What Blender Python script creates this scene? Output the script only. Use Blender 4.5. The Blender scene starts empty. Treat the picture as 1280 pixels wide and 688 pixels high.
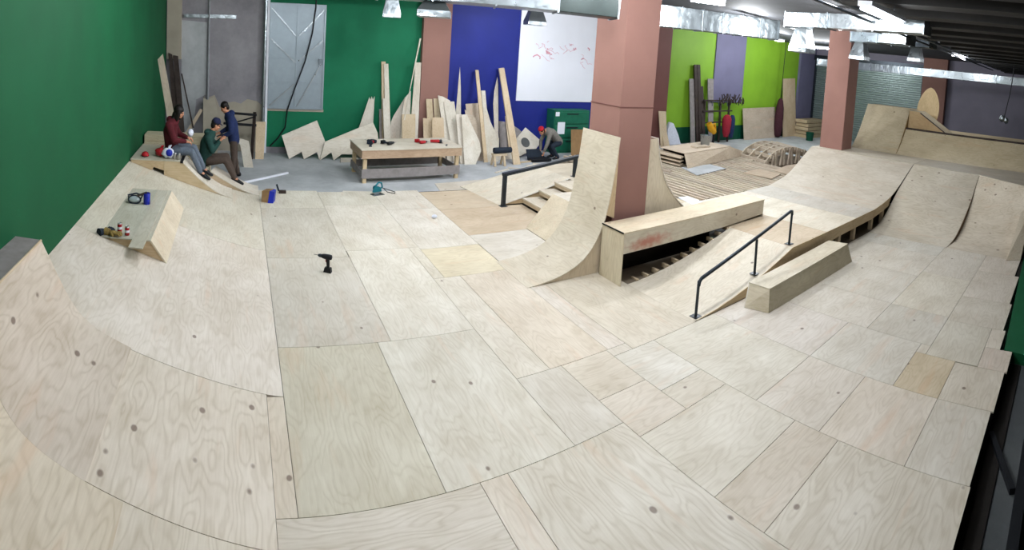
import bpy, bmesh, math, random
from mathutils import Vector, Matrix
random.seed(7)
S = bpy.context.scene
COL = S.collection
PI = math.pi
BOARDS = {
    'stair_template': [[1.37,15.995,0.444],[2.465,16.2,0.856],[2.705,15.928,0.308],[2.832,15.837,0.126],[2.504,15.7,-0.15],[2.439,15.793,0.037],[2.038,15.7,-0.15],[1.97,15.793,0.037],[1.587,15.7,-0.15]],
    'stair_template2': [[2.668,15.79,0.324],[3.711,15.938,0.694],[4.21,16.0,0.85],[4.338,15.893,0.582],[4.385,15.664,0.009],[3.177,15.663,0.007],[2.929,15.6,-0.15],[2.863,15.683,0.057],[2.513,15.6,-0.15]],
    'spike_template': [[3.719,16.1,0.587],[3.796,16.123,0.699],[4.123,16.295,1.549],[4.162,16.279,1.469],[4.199,16.3,1.571],[4.241,16.279,1.47],[4.296,16.3,1.574],[4.249,16.149,0.828],[4.34,15.95,-0.15],[3.722,15.95,-0.15]],
    'narrow_grey': [[4.479,16.35,1.198],[4.604,16.351,1.201],[4.586,15.9,-0.15],[4.447,15.9,-0.15]],
    'batten_back': [[4.479,16.35,2.582],[4.616,16.351,2.587],[4.717,16.0,-0.15],[4.559,16.0,-0.15]],
    'batten_front': [[4.552,16.3,2.523],[4.695,16.301,2.529],[4.823,15.85,-0.15],[4.65,15.85,-0.15]],
    'batten_short': [[4.509,16.1,1.536],[4.692,16.101,1.54],[4.742,15.6,-0.15],[4.539,15.6,-0.15]],
    'curved_template': [[4.813,16.119,0.687],[4.838,16.162,0.854],[4.927,16.207,1.026],[5.056,16.252,1.198],[5.265,16.327,1.482],[5.33,16.35,1.571],[5.273,16.179,0.917],[5.063,15.9,-0.15],[4.772,15.9,-0.15]],
    'white_plank': [[5.161,16.081,1.117],[5.268,16.198,1.563],[5.482,16.25,1.763],[5.441,16.088,1.144],[5.256,15.75,-0.15],[5.045,15.75,-0.15]],
    'thin_strip': [[5.719,16.35,3.315],[5.774,16.351,3.318],[5.344,15.993,1.667],[4.957,15.6,-0.15],[4.892,15.6,-0.15]],
    'tall_board': [[5.603,16.3,2.607],[5.798,16.3,2.608],[5.727,16.074,1.362],[5.644,15.8,-0.15],[5.375,15.8,-0.15],[5.472,16.036,1.151]],
    'short_wide': [[5.103,15.896,1.119],[5.557,15.9,1.129],[5.464,15.45,-0.15],[5.045,15.45,-0.15]],
    'knotty_left': [[6.019,16.26,1.537],[6.231,16.261,1.541],[6.288,15.8,-0.15],[6.07,15.8,-0.15]],
    'knotty_right': [[6.272,16.26,1.557],[6.47,16.261,1.561],[6.523,15.75,-0.15],[6.303,15.75,-0.15]],
    'yellow_small': [[5.836,15.95,1.006],[6.12,15.943,0.989],[6.055,15.5,-0.15],[5.791,15.5,-0.15]],
    'yellow_large': [[6.089,15.8,1.052],[6.478,15.801,1.055],[6.451,15.35,-0.15],[6.007,15.35,-0.15]],
    'pointed_left': [[6.405,16.2,1.66],[6.574,16.186,1.632],[6.818,16.131,1.52],[6.745,15.3,-0.15],[6.498,15.3,-0.15]],
    'pointed_right': [[6.573,16.088,1.482],[6.952,16.1,1.502],[6.96,15.15,-0.15],[6.658,15.15,-0.15]],
    'needle': [[7.197,16.35,2.528],[7.235,16.268,1.901],[7.251,16.166,1.119],[7.29,16.0,-0.15],[7.029,16.0,-0.15],[7.065,16.167,1.129],[7.153,16.295,2.106]],
    'wide_left': [[6.862,15.7,1.168],[7.066,15.701,1.169],[7.008,14.95,-0.15],[6.789,14.95,-0.15]],
    'wide_trap': [[7.018,15.592,1.17],[7.205,15.6,1.185],[7.516,15.189,0.453],[7.525,15.042,0.191],[7.269,14.85,-0.15],[7.023,14.85,-0.15],[6.884,14.85,-0.15]],
    'grey_sheet_top': [[7.408,16.186,1.425],[7.898,16.2,1.456],[7.9,16.004,1.007],[7.923,15.5,-0.15],[7.457,15.5,-0.15]],
    'grey_sheet_low': [[7.283,15.95,1.282],[7.745,15.803,0.959],[7.741,15.3,-0.15],[7.422,15.3,-0.15]],
    'long_batten': [[7.774,16.35,2.463],[7.895,16.352,2.468],[7.798,15.05,-0.15],[7.665,15.05,-0.15]],
    'flare_board': [[7.962,16.2,1.847],[8.117,16.202,1.85],[8.074,15.911,1.322],[8.136,15.71,0.957],[8.269,15.529,0.629],[8.364,15.453,0.492],[8.215,15.1,-0.15],[7.812,15.1,-0.15]],
    'bow_template': [[8.629,16.35,2.277],[8.646,16.29,2.053],[8.568,15.879,0.518],[8.558,15.7,-0.15],[8.375,15.7,-0.15],[8.421,15.899,0.593],[8.42,16.128,1.448],[8.487,16.235,1.847]],
    'tall_leaner': [[8.664,16.333,2.555],[8.876,16.35,2.581],[8.796,15.16,0.724],[8.755,14.6,-0.15],[8.503,14.6,-0.15]],
    'round_template': [[8.712,16.2,0.901],[8.98,16.189,0.874],[9.254,16.147,0.778],[9.463,16.1,0.668],[9.623,16.048,0.545],[9.536,15.75,-0.15],[8.622,15.75,-0.15]],
    'short_batten': [[8.959,16.2,1.057],[9.055,16.2,1.057],[9.037,15.6,-0.15],[8.912,15.6,-0.15]],
    'kite_sheet': [[9.755,16.1,0.705],[10.283,15.811,0.293],[9.987,15.667,0.087],[9.195,15.523,-0.117],[9.292,15.887,0.401]],
    'brown_sheet': [[11.39,15.6,0.701],[12.273,15.596,0.689],[12.201,15.3,-0.15],[11.26,15.3,-0.15]],
    'corner_plank': [[-2.134,13.995,2.557],[-1.997,14.0,2.693],[-1.683,13.951,1.301],[-1.352,13.9,-0.15],[-1.588,13.9,-0.15]],
    'dark_slat': [[-2.159,16.35,2.63],[-2.046,16.345,2.587],[-1.775,16.144,0.996],[-1.696,16.0,-0.15],[-1.868,16.0,-0.15]],
    'dark_slat2': [[-2.009,16.35,2.565],[-1.859,16.347,2.546],[-1.68,16.135,1.269],[-1.515,15.9,-0.15],[-1.686,15.9,-0.15]],
    'thin_rod': [[-1.76,16.35,2.055],[-1.72,16.35,2.056],[-1.304,16.048,0.576],[-1.353,16.048,0.574]],
    'scrap_panel': [[-1.055,16.287,1.393],[-0.93,16.271,1.342],[-0.712,16.3,1.434],[-0.599,16.171,1.027],[-0.565,15.8,-0.15],[-0.999,15.8,-0.15]],
    'diagonal_brace': [[-1.142,16.2,1.097],[-1.054,16.19,1.056],[-1.55,15.994,0.24],[-1.651,16.009,0.301]],
    'a_board': [[-0.027,15.2,0.5],[0.191,15.164,0.462],[0.353,15.129,0.424],[0.486,14.6,-0.15],[0.225,14.6,-0.15],[0.114,15.037,0.323]],
    'pink_ply': [[0.579,16.1,0.794],[0.879,16.104,0.8],[0.817,15.6,-0.15],[0.567,15.6,-0.15]],
    'beige_a': [[16.46,16.24,1.246],[16.907,16.236,1.231],[16.831,15.9,-0.15],[16.435,15.9,-0.15]],
    'beige_b': [[16.601,16.2,0.788],[16.85,16.199,0.785],[16.896,15.8,-0.15],[16.55,15.8,-0.15]],
    'grey_plank': [[18.411,16.35,2.596],[18.747,16.351,2.609],[18.902,16.1,-0.15],[18.619,16.1,-0.15]],
    'dark_beam': [[18.663,16.35,3.202],[18.85,16.351,3.213],[19.159,16.05,-0.15],[18.957,16.05,-0.15]],
    'dark_beam2': [[18.877,16.35,3.215],[19.079,16.351,3.227],[19.336,16.0,-0.15],[19.132,16.0,-0.15]],
    'dark_batten': [[19.221,16.35,2.304],[19.427,16.351,2.311],[19.437,15.9,-0.15],[19.233,15.9,-0.15]],
    'upright_plank': [[19.734,16.35,2.65],[20.161,16.352,2.667],[20.119,16.0,-0.15],[19.785,16.0,-0.15]],
    'low_sheet': [[22.843,16.389,1.35],[26.009,16.4,1.417],[26.018,16.15,-0.15],[22.877,16.15,-0.15]],
    'tall_sheet': [[26.627,16.393,2.942],[28.019,16.4,3.019],[28.222,16.1,-0.15],[26.694,16.1,-0.15]],
}

# ------------------------------------------------------------------ materials
def nodes(name):
    m = bpy.data.materials.new(name); m.use_nodes = True
    nt = m.node_tree
    return m, nt, nt.nodes['Principled BSDF']

def rgb(h):
    h = h.lstrip('#')
    def lin(c):
        c /= 255
        return c / 12.92 if c <= .04045 else ((c + .055) / 1.055) ** 2.4
    return tuple(lin(int(h[i:i + 2], 16)) for i in (0, 2, 4)) + (1,)

def plain(name, col, rough=.6, metal=0., var=.12, scale=6., bump=0., emit=None):
    """paint, plastic, cloth, metal: one colour with a little mottling"""
    m, nt, b = nodes(name)
    N, L = nt.nodes, nt.links
    b.inputs['Roughness'].default_value = rough
    b.inputs['Metallic'].default_value = metal
    if not metal: b.inputs['Specular IOR Level'].default_value = .25
    tc = N.new('ShaderNodeTexCoord'); no = N.new('ShaderNodeTexNoise')
    no.inputs['Scale'].default_value = scale; no.inputs['Detail'].default_value = 6
    L.new(tc.outputs['Object'], no.inputs['Vector'])
    r = N.new('ShaderNodeValToRGB')
    c = rgb(col) if isinstance(col, str) else col
    r.color_ramp.elements[0].position = .3; r.color_ramp.elements[1].position = .7
    r.color_ramp.elements[0].color = tuple(v * (1 - var) for v in c[:3]) + (1,)
    r.color_ramp.elements[1].color = tuple(min(1, v * (1 + var)) for v in c[:3]) + (1,)
    L.new(no.outputs['Fac'], r.inputs['Fac']); L.new(r.outputs['Color'], b.inputs['Base Color'])
    if bump:
        bp = N.new('ShaderNodeBump'); bp.inputs['Strength'].default_value = bump
        L.new(no.outputs['Fac'], bp.inputs['Height']); L.new(bp.outputs['Normal'], b.inputs['Normal'])
    if emit:
        b.inputs['Emission Color'].default_value = c; b.inputs['Emission Strength'].default_value = emit
    return m

def plywood(name, axis, base='#ddd6ca', dark='#b0a48f', knots=True, rough=.55, kd=.62, ks=2.3, fig=.034, kr=1.):
    """rotary cut veneer: grain runs along `axis`, cathedral figure, a few knots, per sheet tint from the object colour"""
    m, nt, b = nodes(name)
    N, L = nt.nodes, nt.links
    b.inputs['Roughness'].default_value = rough
    b.inputs['Specular IOR Level'].default_value = .3
    tc = N.new('ShaderNodeTexCoord'); oi = N.new('ShaderNodeObjectInfo')
    off = N.new('ShaderNodeVectorMath'); off.operation = 'SCALE'; off.inputs[0].default_value = (37., 61., 23.)
    L.new(oi.outputs['Random'], off.inputs['Scale'])
    add = N.new('ShaderNodeVectorMath'); add.operation = 'ADD'
    L.new(tc.outputs['Object'], add.inputs[0]); L.new(off.outputs['Vector'], add.inputs[1])
    def mapped(sl, sc):
        mp = N.new('ShaderNodeMapping'); s = [sc, sc, sc]; s['xyz'.index(axis)] = sl
        mp.inputs['Scale'].default_value = s
        L.new(add.outputs['Vector'], mp.inputs['Vector']); return mp
    # broad figure -> contour bands
    mp = mapped(.95, 3.4)
    n1 = N.new('ShaderNodeTexNoise'); n1.inputs['Scale'].default_value = 1.; n1.inputs['Detail'].default_value = 2.2; n1.inputs['Roughness'].default_value = .45
    L.new(mp.outputs['Vector'], n1.inputs['Vector'])
    mul = N.new('ShaderNodeMath'); mul.operation = 'MULTIPLY'; mul.inputs[1].default_value = 90.
    L.new(n1.outputs['Fac'], mul.inputs[0])
    sn = N.new('ShaderNodeMath'); sn.operation = 'SINE'; L.new(mul.outputs[0], sn.inputs[0])
    hs = N.new('ShaderNodeMath'); hs.operation = 'MULTIPLY_ADD'; hs.inputs[1].default_value = .5; hs.inputs[2].default_value = .5; L.new(sn.outputs[0], hs.inputs[0])
    pw = N.new('ShaderNodeMath'); pw.operation = 'POWER'; pw.inputs[1].default_value = 3.; L.new(hs.outputs[0], pw.inputs[0])
    # fine fibre
    mf = mapped(4., 60.)
    n2 = N.new('ShaderNodeTexNoise'); n2.inputs['Scale'].default_value = 1.; n2.inputs['Detail'].default_value = 4
    L.new(mf.outputs['Vector'], n2.inputs['Vector'])
    # blotches of handling dirt
    mb = mapped(1., 1.6)
    n3 = N.new('ShaderNodeTexNoise'); n3.inputs['Scale'].default_value = 1.3; n3.inputs['Detail'].default_value = 5; n3.inputs['Roughness'].default_value = .6
    L.new(mb.outputs['Vector'], n3.inputs['Vector'])
    def madd(a, k, c):
        q = N.new('ShaderNodeMath'); q.operation = 'MULTIPLY_ADD'; q.inputs[1].default_value = k
        L.new(a, q.inputs[0])
        if isinstance(c, float): q.inputs[2].default_value = c
        else: L.new(c, q.inputs[2])
        return q.outputs[0]
    f = madd(pw.outputs[0], fig * 2.4, .10)
    f = madd(n2.outputs['Fac'], .24, f)
    f = madd(n3.outputs['Fac'], .55, f)
    r = N.new('ShaderNodeValToRGB')
    r.color_ramp.elements[0].position = .32; r.color_ramp.elements[1].position = .78
    r.color_ramp.elements[0].color = rgb(base); r.color_ramp.elements[1].color = rgb(dark)
    L.new(f, r.inputs['Fac'])
    col = r.outputs['Color']
    # pinkish streaks of heartwood
    mh = mapped(.7, 5.)
    n4 = N.new('ShaderNodeTexNoise'); n4.inputs['Scale'].default_value = 1.; n4.inputs['Detail'].default_value = 3
    L.new(mh.outputs['Vector'], n4.inputs['Vector'])
    rh = N.new('ShaderNodeValToRGB'); rh.color_ramp.elements[0].position = .6; rh.color_ramp.elements[1].position = .74
    rh.color_ramp.elements[0].color = (0, 0, 0, 1); rh.color_ramp.elements[1].color = (.42, .42, .42, 1)
    L.new(n4.outputs['Fac'], rh.inputs['Fac'])
    mx = N.new('ShaderNodeMixRGB'); L.new(rh.outputs['Color'], mx.inputs['Fac']); L.new(col, mx.inputs['Color1'])
    mx.inputs['Color2'].default_value = rgb('#cdb197'); col = mx.outputs['Color']
    if knots:
        mk = mapped(ks * .75, ks)
        vo = N.new('ShaderNodeTexVoronoi'); vo.inputs['Scale'].default_value = 1.2
        L.new(mk.outputs['Vector'], vo.inputs['Vector'])
        rk = N.new('ShaderNodeValToRGB'); rk.color_ramp.elements[0].position = .05 * kr; rk.color_ramp.elements[1].position = .078 * kr
        rk.color_ramp.elements[0].color = (1, 1, 1, 1); rk.color_ramp.elements[1].color = (0, 0, 0, 1)
        L.new(vo.outputs['Distance'], rk.inputs['Fac'])
        sep = N.new('ShaderNodeSeparateColor'); L.new(vo.outputs['Color'], sep.inputs['Color'])
        gt = N.new('ShaderNodeMath'); gt.operation = 'GREATER_THAN'; gt.inputs[1].default_value = kd
        L.new(sep.outputs['Red'], gt.inputs[0])
        kk = N.new('ShaderNodeMath'); kk.operation = 'MULTIPLY'; L.new(rk.outputs['Color'], kk.inputs[0]); L.new(gt.outputs[0], kk.inputs[1])
        k2 = N.new('ShaderNodeMath'); k2.operation = 'MULTIPLY'; k2.inputs[1].default_value = .75; L.new(kk.outputs[0], k2.inputs[0])
        mk2 = N.new('ShaderNodeMixRGB'); L.new(k2.outputs[0], mk2.inputs['Fac']); L.new(col, mk2.inputs['Color1'])
        mk2.inputs['Color2'].default_value = rgb('#5e473a'); col = mk2.outputs['Color']
    t = N.new('ShaderNodeMixRGB'); t.blend_type = 'MULTIPLY'; t.inputs['Fac'].default_value = 1
    L.new(col, t.inputs['Color1']); L.new(oi.outputs['Color'], t.inputs['Color2'])
    L.new(t.outputs['Color'], b.inputs['Base Color'])
    return m

def stained(name, axis, c, r, col):
    m = plywood(name, axis); nt = m.node_tree; N, L = nt.nodes, nt.links; b = N['Principled BSDF']
    src = b.inputs['Base Color'].links[0].from_socket
    tc = N.new('ShaderNodeTexCoord'); mp = N.new('ShaderNodeMapping'); mp.vector_type = 'POINT'
    mp.inputs['Location'].default_value = tuple(-c[i] / r[i] for i in range(3)); mp.inputs['Scale'].default_value = tuple(1 / v for v in r)
    L.new(tc.outputs['Object'], mp.inputs['Vector'])
    ln = N.new('ShaderNodeVectorMath'); ln.operation = 'LENGTH'; L.new(mp.outputs['Vector'], ln.inputs[0])
    no = N.new('ShaderNodeTexNoise'); no.inputs['Scale'].default_value = 9; no.inputs['Detail'].default_value = 6; L.new(tc.outputs['Object'], no.inputs['Vector'])
    q = N.new('ShaderNodeMath'); q.operation = 'MULTIPLY_ADD'; q.inputs[1].default_value = 1.7; L.new(no.outputs['Fac'], q.inputs[0]); L.new(ln.outputs['Value'], q.inputs[2])
    rr = N.new('ShaderNodeMapRange'); rr.inputs['From Min'].default_value = 1.95; rr.inputs['From Max'].default_value = 1.05; rr.inputs['To Max'].default_value = .75; L.new(q.outputs[0], rr.inputs['Value'])
    mx = N.new('ShaderNodeMixRGB'); L.new(rr.outputs['Result'], mx.inputs['Fac']); L.new(src, mx.inputs['Color1']); mx.inputs['Color2'].default_value = rgb(col)
    L.new(mx.outputs['Color'], b.inputs['Base Color']); return m

def concrete(name, a, c, scale=1.5, rough=.8):
    m, nt, b = nodes(name); N, L = nt.nodes, nt.links
    b.inputs['Roughness'].default_value = rough
    tc = N.new('ShaderNodeTexCoord')
    no = N.new('ShaderNodeTexNoise'); no.inputs['Scale'].default_value = scale; no.inputs['Detail'].default_value = 9; no.inputs['Roughness'].default_value = .65
    L.new(tc.outputs['Object'], no.inputs['Vector'])
    r = N.new('ShaderNodeValToRGB'); r.color_ramp.elements[0].position = .35; r.color_ramp.elements[1].position = .68
    r.color_ramp.elements[0].color = rgb(a); r.color_ramp.elements[1].color = rgb(c)
    L.new(no.outputs['Fac'], r.inputs['Fac']); L.new(r.outputs['Color'], b.inputs['Base Color'])
    bp = N.new('ShaderNodeBump'); bp.inputs['Strength'].default_value = .25; L.new(no.outputs['Fac'], bp.inputs['Height']); L.new(bp.outputs['Normal'], b.inputs['Normal'])
    return m

def galv(name, col='#969da1', rough=.3):
    m, nt, b = nodes(name); N, L = nt.nodes, nt.links
    b.inputs['Metallic'].default_value = .92
    tc = N.new('ShaderNodeTexCoord')
    vo = N.new('ShaderNodeTexNoise'); vo.inputs['Scale'].default_value = 5.; vo.inputs['Detail'].default_value = 3
    L.new(tc.outputs['Object'], vo.inputs['Vector'])
    r = N.new('ShaderNodeMapRange'); r.inputs['To Min'].default_value = rough - .12; r.inputs['To Max'].default_value = rough + .16
    L.new(vo.outputs['Fac'], r.inputs['Value']); L.new(r.outputs['Result'], b.inputs['Roughness'])
    b.inputs['Base Color'].default_value = rgb(col)
    bp = N.new('ShaderNodeBump'); bp.inputs['Strength'].default_value = .35; bp.inputs['Distance'].default_value = .05
    L.new(vo.outputs['Fac'], bp.inputs['Height']); L.new(bp.outputs['Normal'], b.inputs['Normal'])
    return m

M = {}
for ax in 'xyz':
    M['ply_' + ax] = plywood('plywood_' + ax, ax)
    M['knot_' + ax] = plywood('knotty_plywood_' + ax, ax, kd=.25, ks=3.1, fig=.048, kr=1.6)
    M['pine_' + ax] = plywood('pine_' + ax, ax, '#d3c2a6', '#ab9270', knots=False)
    M['raw_' + ax] = plywood('rough_timber_' + ax, ax, '#c9bca9', '#9d8c78', knots=False, rough=.75)
M['stained'] = stained('stained_plywood', 'x', (-1.42, 0, .1), (.55, 1, .11), '#b4604e')
M['conc_floor'] = concrete('concrete_floor', '#9c9fa1', '#bcbfc1', 1.1)
M['conc_wall'] = concrete('bare_concrete_wall', '#77747a', '#9a979b', .9)
M['conc_dark'] = concrete('dark_concrete', '#4a4c4c', '#636564', 1.4)
M['ceil'] = concrete('ceiling_concrete', '#303135', '#414247', .8)
M['ceil_dark'] = concrete('dark_ceiling', '#110f0e', '#1d1a18', 2.2)
M['green'] = plain('green_paint', '#08512f', .75, var=.1, scale=1.2)
M['green_back'] = plain('teal_green_paint', '#0b6a48', .7, var=.08, scale=1.2)
M['green_dk'] = plain('dark_green_paint', '#0d4a36', .55, var=.15, scale=2)
M['blue'] = plain('blue_paint', '#1b277c', .6, var=.08, scale=1.2)
M['lime'] = plain('lime_paint', '#7ca82c', .55, var=.12, scale=.7)
M['purple'] = plain('purple_grey_paint', '#6e6c86', .6, var=.1, scale=1)
M['brown'] = plain('terracotta_paint', '#8f6a60', .75, var=.06, scale=1.5)
M['brown_dk'] = plain('dark_terracotta_paint', '#6d4640', .6, var=.08, scale=1.5)
M['white'] = plain('white_paint', '#e4e6ee', .5, var=.03, scale=1)
M['endwall'] = plain('grey_purple_wall', '#86818f', .7, var=.08, scale=1)
M['conduit'] = plain('grey_conduit', '#8a8c90', .6)
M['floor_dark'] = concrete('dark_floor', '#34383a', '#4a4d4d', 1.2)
M['beige'] = plain('beige_plaster', '#a39b8c', .8, var=.1, scale=2)
M['ink'] = plain('pink_marker', '#dfa9b6', .6)
M['door'] = plain('grey_door_paint', '#8b979f', .4, .3, var=.05)
M['galv'] = galv('galvanised_sheet')
M['galv_dk'] = galv('dull_galvanised', '#6a7278', .4)
M['duct_end'] = plain('dark_duct_end', '#1e2a28', .4, .4)  # darker colour of the last duct section
M['steel'] = plain('dark_steel', '#2d343b', .35, .6, var=.15, scale=12)
M['black'] = plain('black_plastic', '#14161a', .45)
M['dark'] = plain('shaded_void_timber', '#1c1814', .9)  # near black, stands in for shade in hollows and under decks
M['rust'] = plain('dark_brown_steel', '#3a2f2a', .7, .3, var=.3)
M['lampglow'] = plain('lamp_glow', '#eef2ff', .5, emit=14.)
M['skin'] = plain('skin', '#b98468', .55, var=.06, scale=20)
M['hair'] = plain('dark_hair', '#15100e', .5, var=.3, scale=60)
M['maroon'] = plain('maroon_cloth', '#4a151c', .9, var=.18, scale=25, bump=.2)
M['denim'] = plain('grey_denim', '#5d6672', .9, var=.15, scale=30, bump=.2)
M['teal'] = plain('dark_green_cloth', '#1c3b36', .9, var=.18, scale=25, bump=.2)
M['navy'] = plain('navy_cloth', '#1f2b50', .9, var=.2, scale=25, bump=.2)
M['cap_navy'] = plain('navy_cap_cloth', '#20233f', .85, var=.15, scale=30)
M['brown_cloth'] = plain('brown_cloth', '#4a3f38', .9, var=.15, scale=25, bump=.2)
M['grey_cloth'] = plain('grey_cloth', '#77736c', .9, var=.18, scale=25, bump=.2)
M['slate'] = plain('slate_cloth', '#232b36', .9, var=.15, scale=25)
M['red'] = plain('red_plastic', '#a11d24', .45)
M['redcap'] = plain('red_cloth', '#b01c2a', .85)
M['bluep'] = plain('blue_plastic', '#1d2a9c', .4)
M['tealp'] = plain('teal_plastic', '#176a78', .4)
M['yellow'] = plain('yellow_plastic', '#d79a1d', .5)
M['can'] = galv('can_metal', '#c9c6c4', .3)
M['leather'] = plain('worn_glove_leather', '#8a7440', .8, var=.3, scale=30)
M['clear'] = plain('cloudy_plastic', '#b8c4c8', .2, .1)
M['bag'] = plain('white_plastic_bag', '#d4d8e4', .4, var=.12, scale=18, bump=.4)
M['card'] = plain('brown_cardboard', '#8d6f4c', .8)
M['slatgrey'] = plain('weathered_grey_board', '#8c8684', .85, var=.15, scale=8)
M['cab'] = plain('green_metal_cabinet', '#1b6a50', .4, .2)
M['jacket'] = plain('red_jacket_cloth', '#8f2230', .9, var=.2, scale=20)
M['rustred'] = plain('dark_red_canvas', '#43242c', .9, var=.2, scale=14)

# ------------------------------------------------------------------ geometry
class MB:
    """collects shapes in world coordinates into one mesh"""
    def __init__(s): s.v = []; s.f = []; s.smooth = []
    def _a(s, v, f, sm=False):
        n = len(s.v); s.v += [tuple(p) for p in v]; s.f += [tuple(i + n for i in q) for q in f]; s.smooth += [sm] * len(f); return s
    def hexa(s, a, b):
        """a: four bottom corners, b: four top corners, same order, counter-clockwise from above"""
        return s._a(list(a) + list(b), [(3, 2, 1, 0), (4, 5, 6, 7), (0, 1, 5, 4), (1, 2, 6, 5), (2, 3, 7, 6), (3, 0, 4, 7)])
    def box(s, x0, x1, y0, y1, z0, z1, rot=0, c=None):
        P = [(x0, y0), (x1, y0), (x1, y1), (x0, y1)]
        if rot:
            cx, cy = c or ((x0 + x1) / 2, (y0 + y1) / 2); k, n = math.cos(rot), math.sin(rot)
            P = [(cx + (x - cx) * k - (y - cy) * n, cy + (x - cx) * n + (y - cy) * k) for x, y in P]
        return s.hexa([(x, y, z0) for x, y in P], [(x, y, z1) for x, y in P])
    def prism(s, poly, ext):
        n = len(poly); e = Vector(ext)
        A = [Vector(p) for p in poly]; Bv = [p + e for p in A]
        nrm = Vector((0, 0, 0))
        for i in range(n): nrm += A[i].cross(A[(i + 1) % n])
        if nrm.dot(e) > 0: A.reverse(); Bv.reverse()
        # ext points away from front; A is the front loop
        f = [tuple(range(n)), tuple(range(2 * n - 1, n - 1, -1))]
        f += [((i + 1) % n, i, n + i, n + (i + 1) % n) for i in range(n)]
        return s._a(A + Bv, f)
    def loft(s, A, B, th, sm=True):
        """sheet between polylines A and B, `th` thick downwards"""
        n = len(A); dn = Vector((0, 0, -th))
        # offset along the normal of the sheet
        A = [Vector(p) for p in A]; B = [Vector(p) for p in B]
        def off(P, Q):
            o = []
            for i in range(n):
                t = P[min(i + 1, n - 1)] - P[max(i - 1, 0)]; w = Q[i] - P[i]
                k = t.cross(w).normalized()
                if k.z < 0: k = -k
                o.append(k * -th)
            return o
        oa = off(A, B); ob = off(B, A)
        A2 = [p + o for p, o in zip(A, oa)]; B2 = [p + o for p, o in zip(B, ob)]
        v = A + B + A2 + B2; f = []
        flip = (A[1] - A[0]).cross(B[0] - A[0]).z < 0
        def q(*i): return tuple(reversed(i)) if flip else i
        m0 = len(s.f)
        top = [q(i, i + 1, n + i + 1, n + i) for i in range(n - 1)]
        bot = [q(2 * n + i, 3 * n + i, 3 * n + i + 1, 2 * n + i + 1) for i in range(n - 1)]
        sd = [q(i, 2 * n + i, 2 * n + i + 1, i + 1) for i in range(n - 1)] + [q(n + i, n + i + 1, 3 * n + i + 1, 3 * n + i) for i in range(n - 1)]
        en = [q(0, n, 3 * n, 2 * n), q(n - 1, 3 * n - 1, 4 * n - 1, 2 * n - 1)]
        s._a(v, top + bot + sd + en)
        for i in range(len(top) + len(bot)): s.smooth[m0 + i] = sm
        return s
    def tube(s, pts, r, n=10, caps=True, sm=True):
        P = [Vector(p) for p in pts]; R = r if isinstance(r, (list, tuple)) else [r] * len(P)
        v = []; up = None
        for i, p in enumerate(P):
            t = (P[min(i + 1, len(P) - 1)] - P[max(i - 1, 0)]).normalized()
            if up is None: up = Vector((0, 0, 1)) if abs(t.z) < .9 else Vector((1, 0, 0))
            x = t.cross(up).normalized(); y = x.cross(t).normalized(); up = y
            for k in range(n):
                a = 2 * PI * k / n; v.append(p + (x * math.cos(a) + y * math.sin(a)) * R[i])
        m0 = len(s.f); m = len(P)
        f = [(i * n + k, i * n + (k + 1) % n, (i + 1) * n + (k + 1) % n, (i + 1) * n + k) for i in range(m - 1) for k in range(n)]
        ns = len(f)
        if caps: f += [tuple(range(n - 1, -1, -1)), tuple((m - 1) * n + k for k in range(n))]
        s._a(v, f)
        for i in range(ns): s.smooth[m0 + i] = sm
        return s
    def beam(s, a, b, w, h, up=(0, 0, 1)):
        """rectangular bar from a to b, w wide, h deep along `up`"""
        a, b = Vector(a), Vector(b); t = (b - a).normalized(); u = Vector(up)
        x = t.cross(u)
        if x.length < 1e-4: x = t.cross(Vector((1, 0, 0)))
        x.normalize(); y = x.cross(t).normalized()
        c = [(-1, -1), (1, -1), (1, 1), (-1, 1)]
        A = [a + x * (i * w / 2) + y * (j * h / 2) for i, j in c]; B = [b + x * (i * w / 2) + y * (j * h / 2) for i, j in c]
        return s._a(A + B, [(0, 1, 2, 3), (7, 6, 5, 4), (1, 0, 4, 5), (2, 1, 5, 6), (3, 2, 6, 7), (0, 3, 7, 4)])
    def ball(s, c, r, nu=16, nv=10, rot=None):
        c = Vector(c); r = (r, r, r) if isinstance(r, (int, float)) else r
        v = []; Rm = rot or Matrix.Identity(3)
        for j in range(nv + 1):
            th = PI * j / nv
            for i in range(nu):
                a = 2 * PI * i / nu
                v.append(c + Rm @ Vector((r[0] * math.sin(th) * math.cos(a), r[1] * math.sin(th) * math.sin(a), r[2] * math.cos(th))))
        f = [(j * nu + i, (j + 1) * nu + i, (j + 1) * nu + (i + 1) % nu, j * nu + (i + 1) % nu) for j in range(nv) for i in range(nu)]
        return s._a(v, f, True)
    def lathe(s, c, prof, n=20, axis=(0, 0, 1)):
        """prof: (radius, height) pairs"""
        ax = Vector(axis).normalized(); x = ax.orthogonal().normalized(); y = ax.cross(x); c = Vector(c)
        v = [c + ax * h + (x * math.cos(2 * PI * k / n) + y * math.sin(2 * PI * k / n)) * max(r, .0005) for r, h in prof for k in range(n)]
        f = [(i * n + k, i * n + (k + 1) % n, (i + 1) * n + (k + 1) % n, (i + 1) * n + k) for i in range(len(prof) - 1) for k in range(n)]
        m = len(prof)
        f += [tuple(range(n - 1, -1, -1)), tuple((m - 1) * n + k for k in range(n))]
        return s._a(v, f, True)

def wpos(o):
    p = Vector((0, 0, 0))
    while o is not None: p += o.location; o = o.parent
    return p

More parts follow.
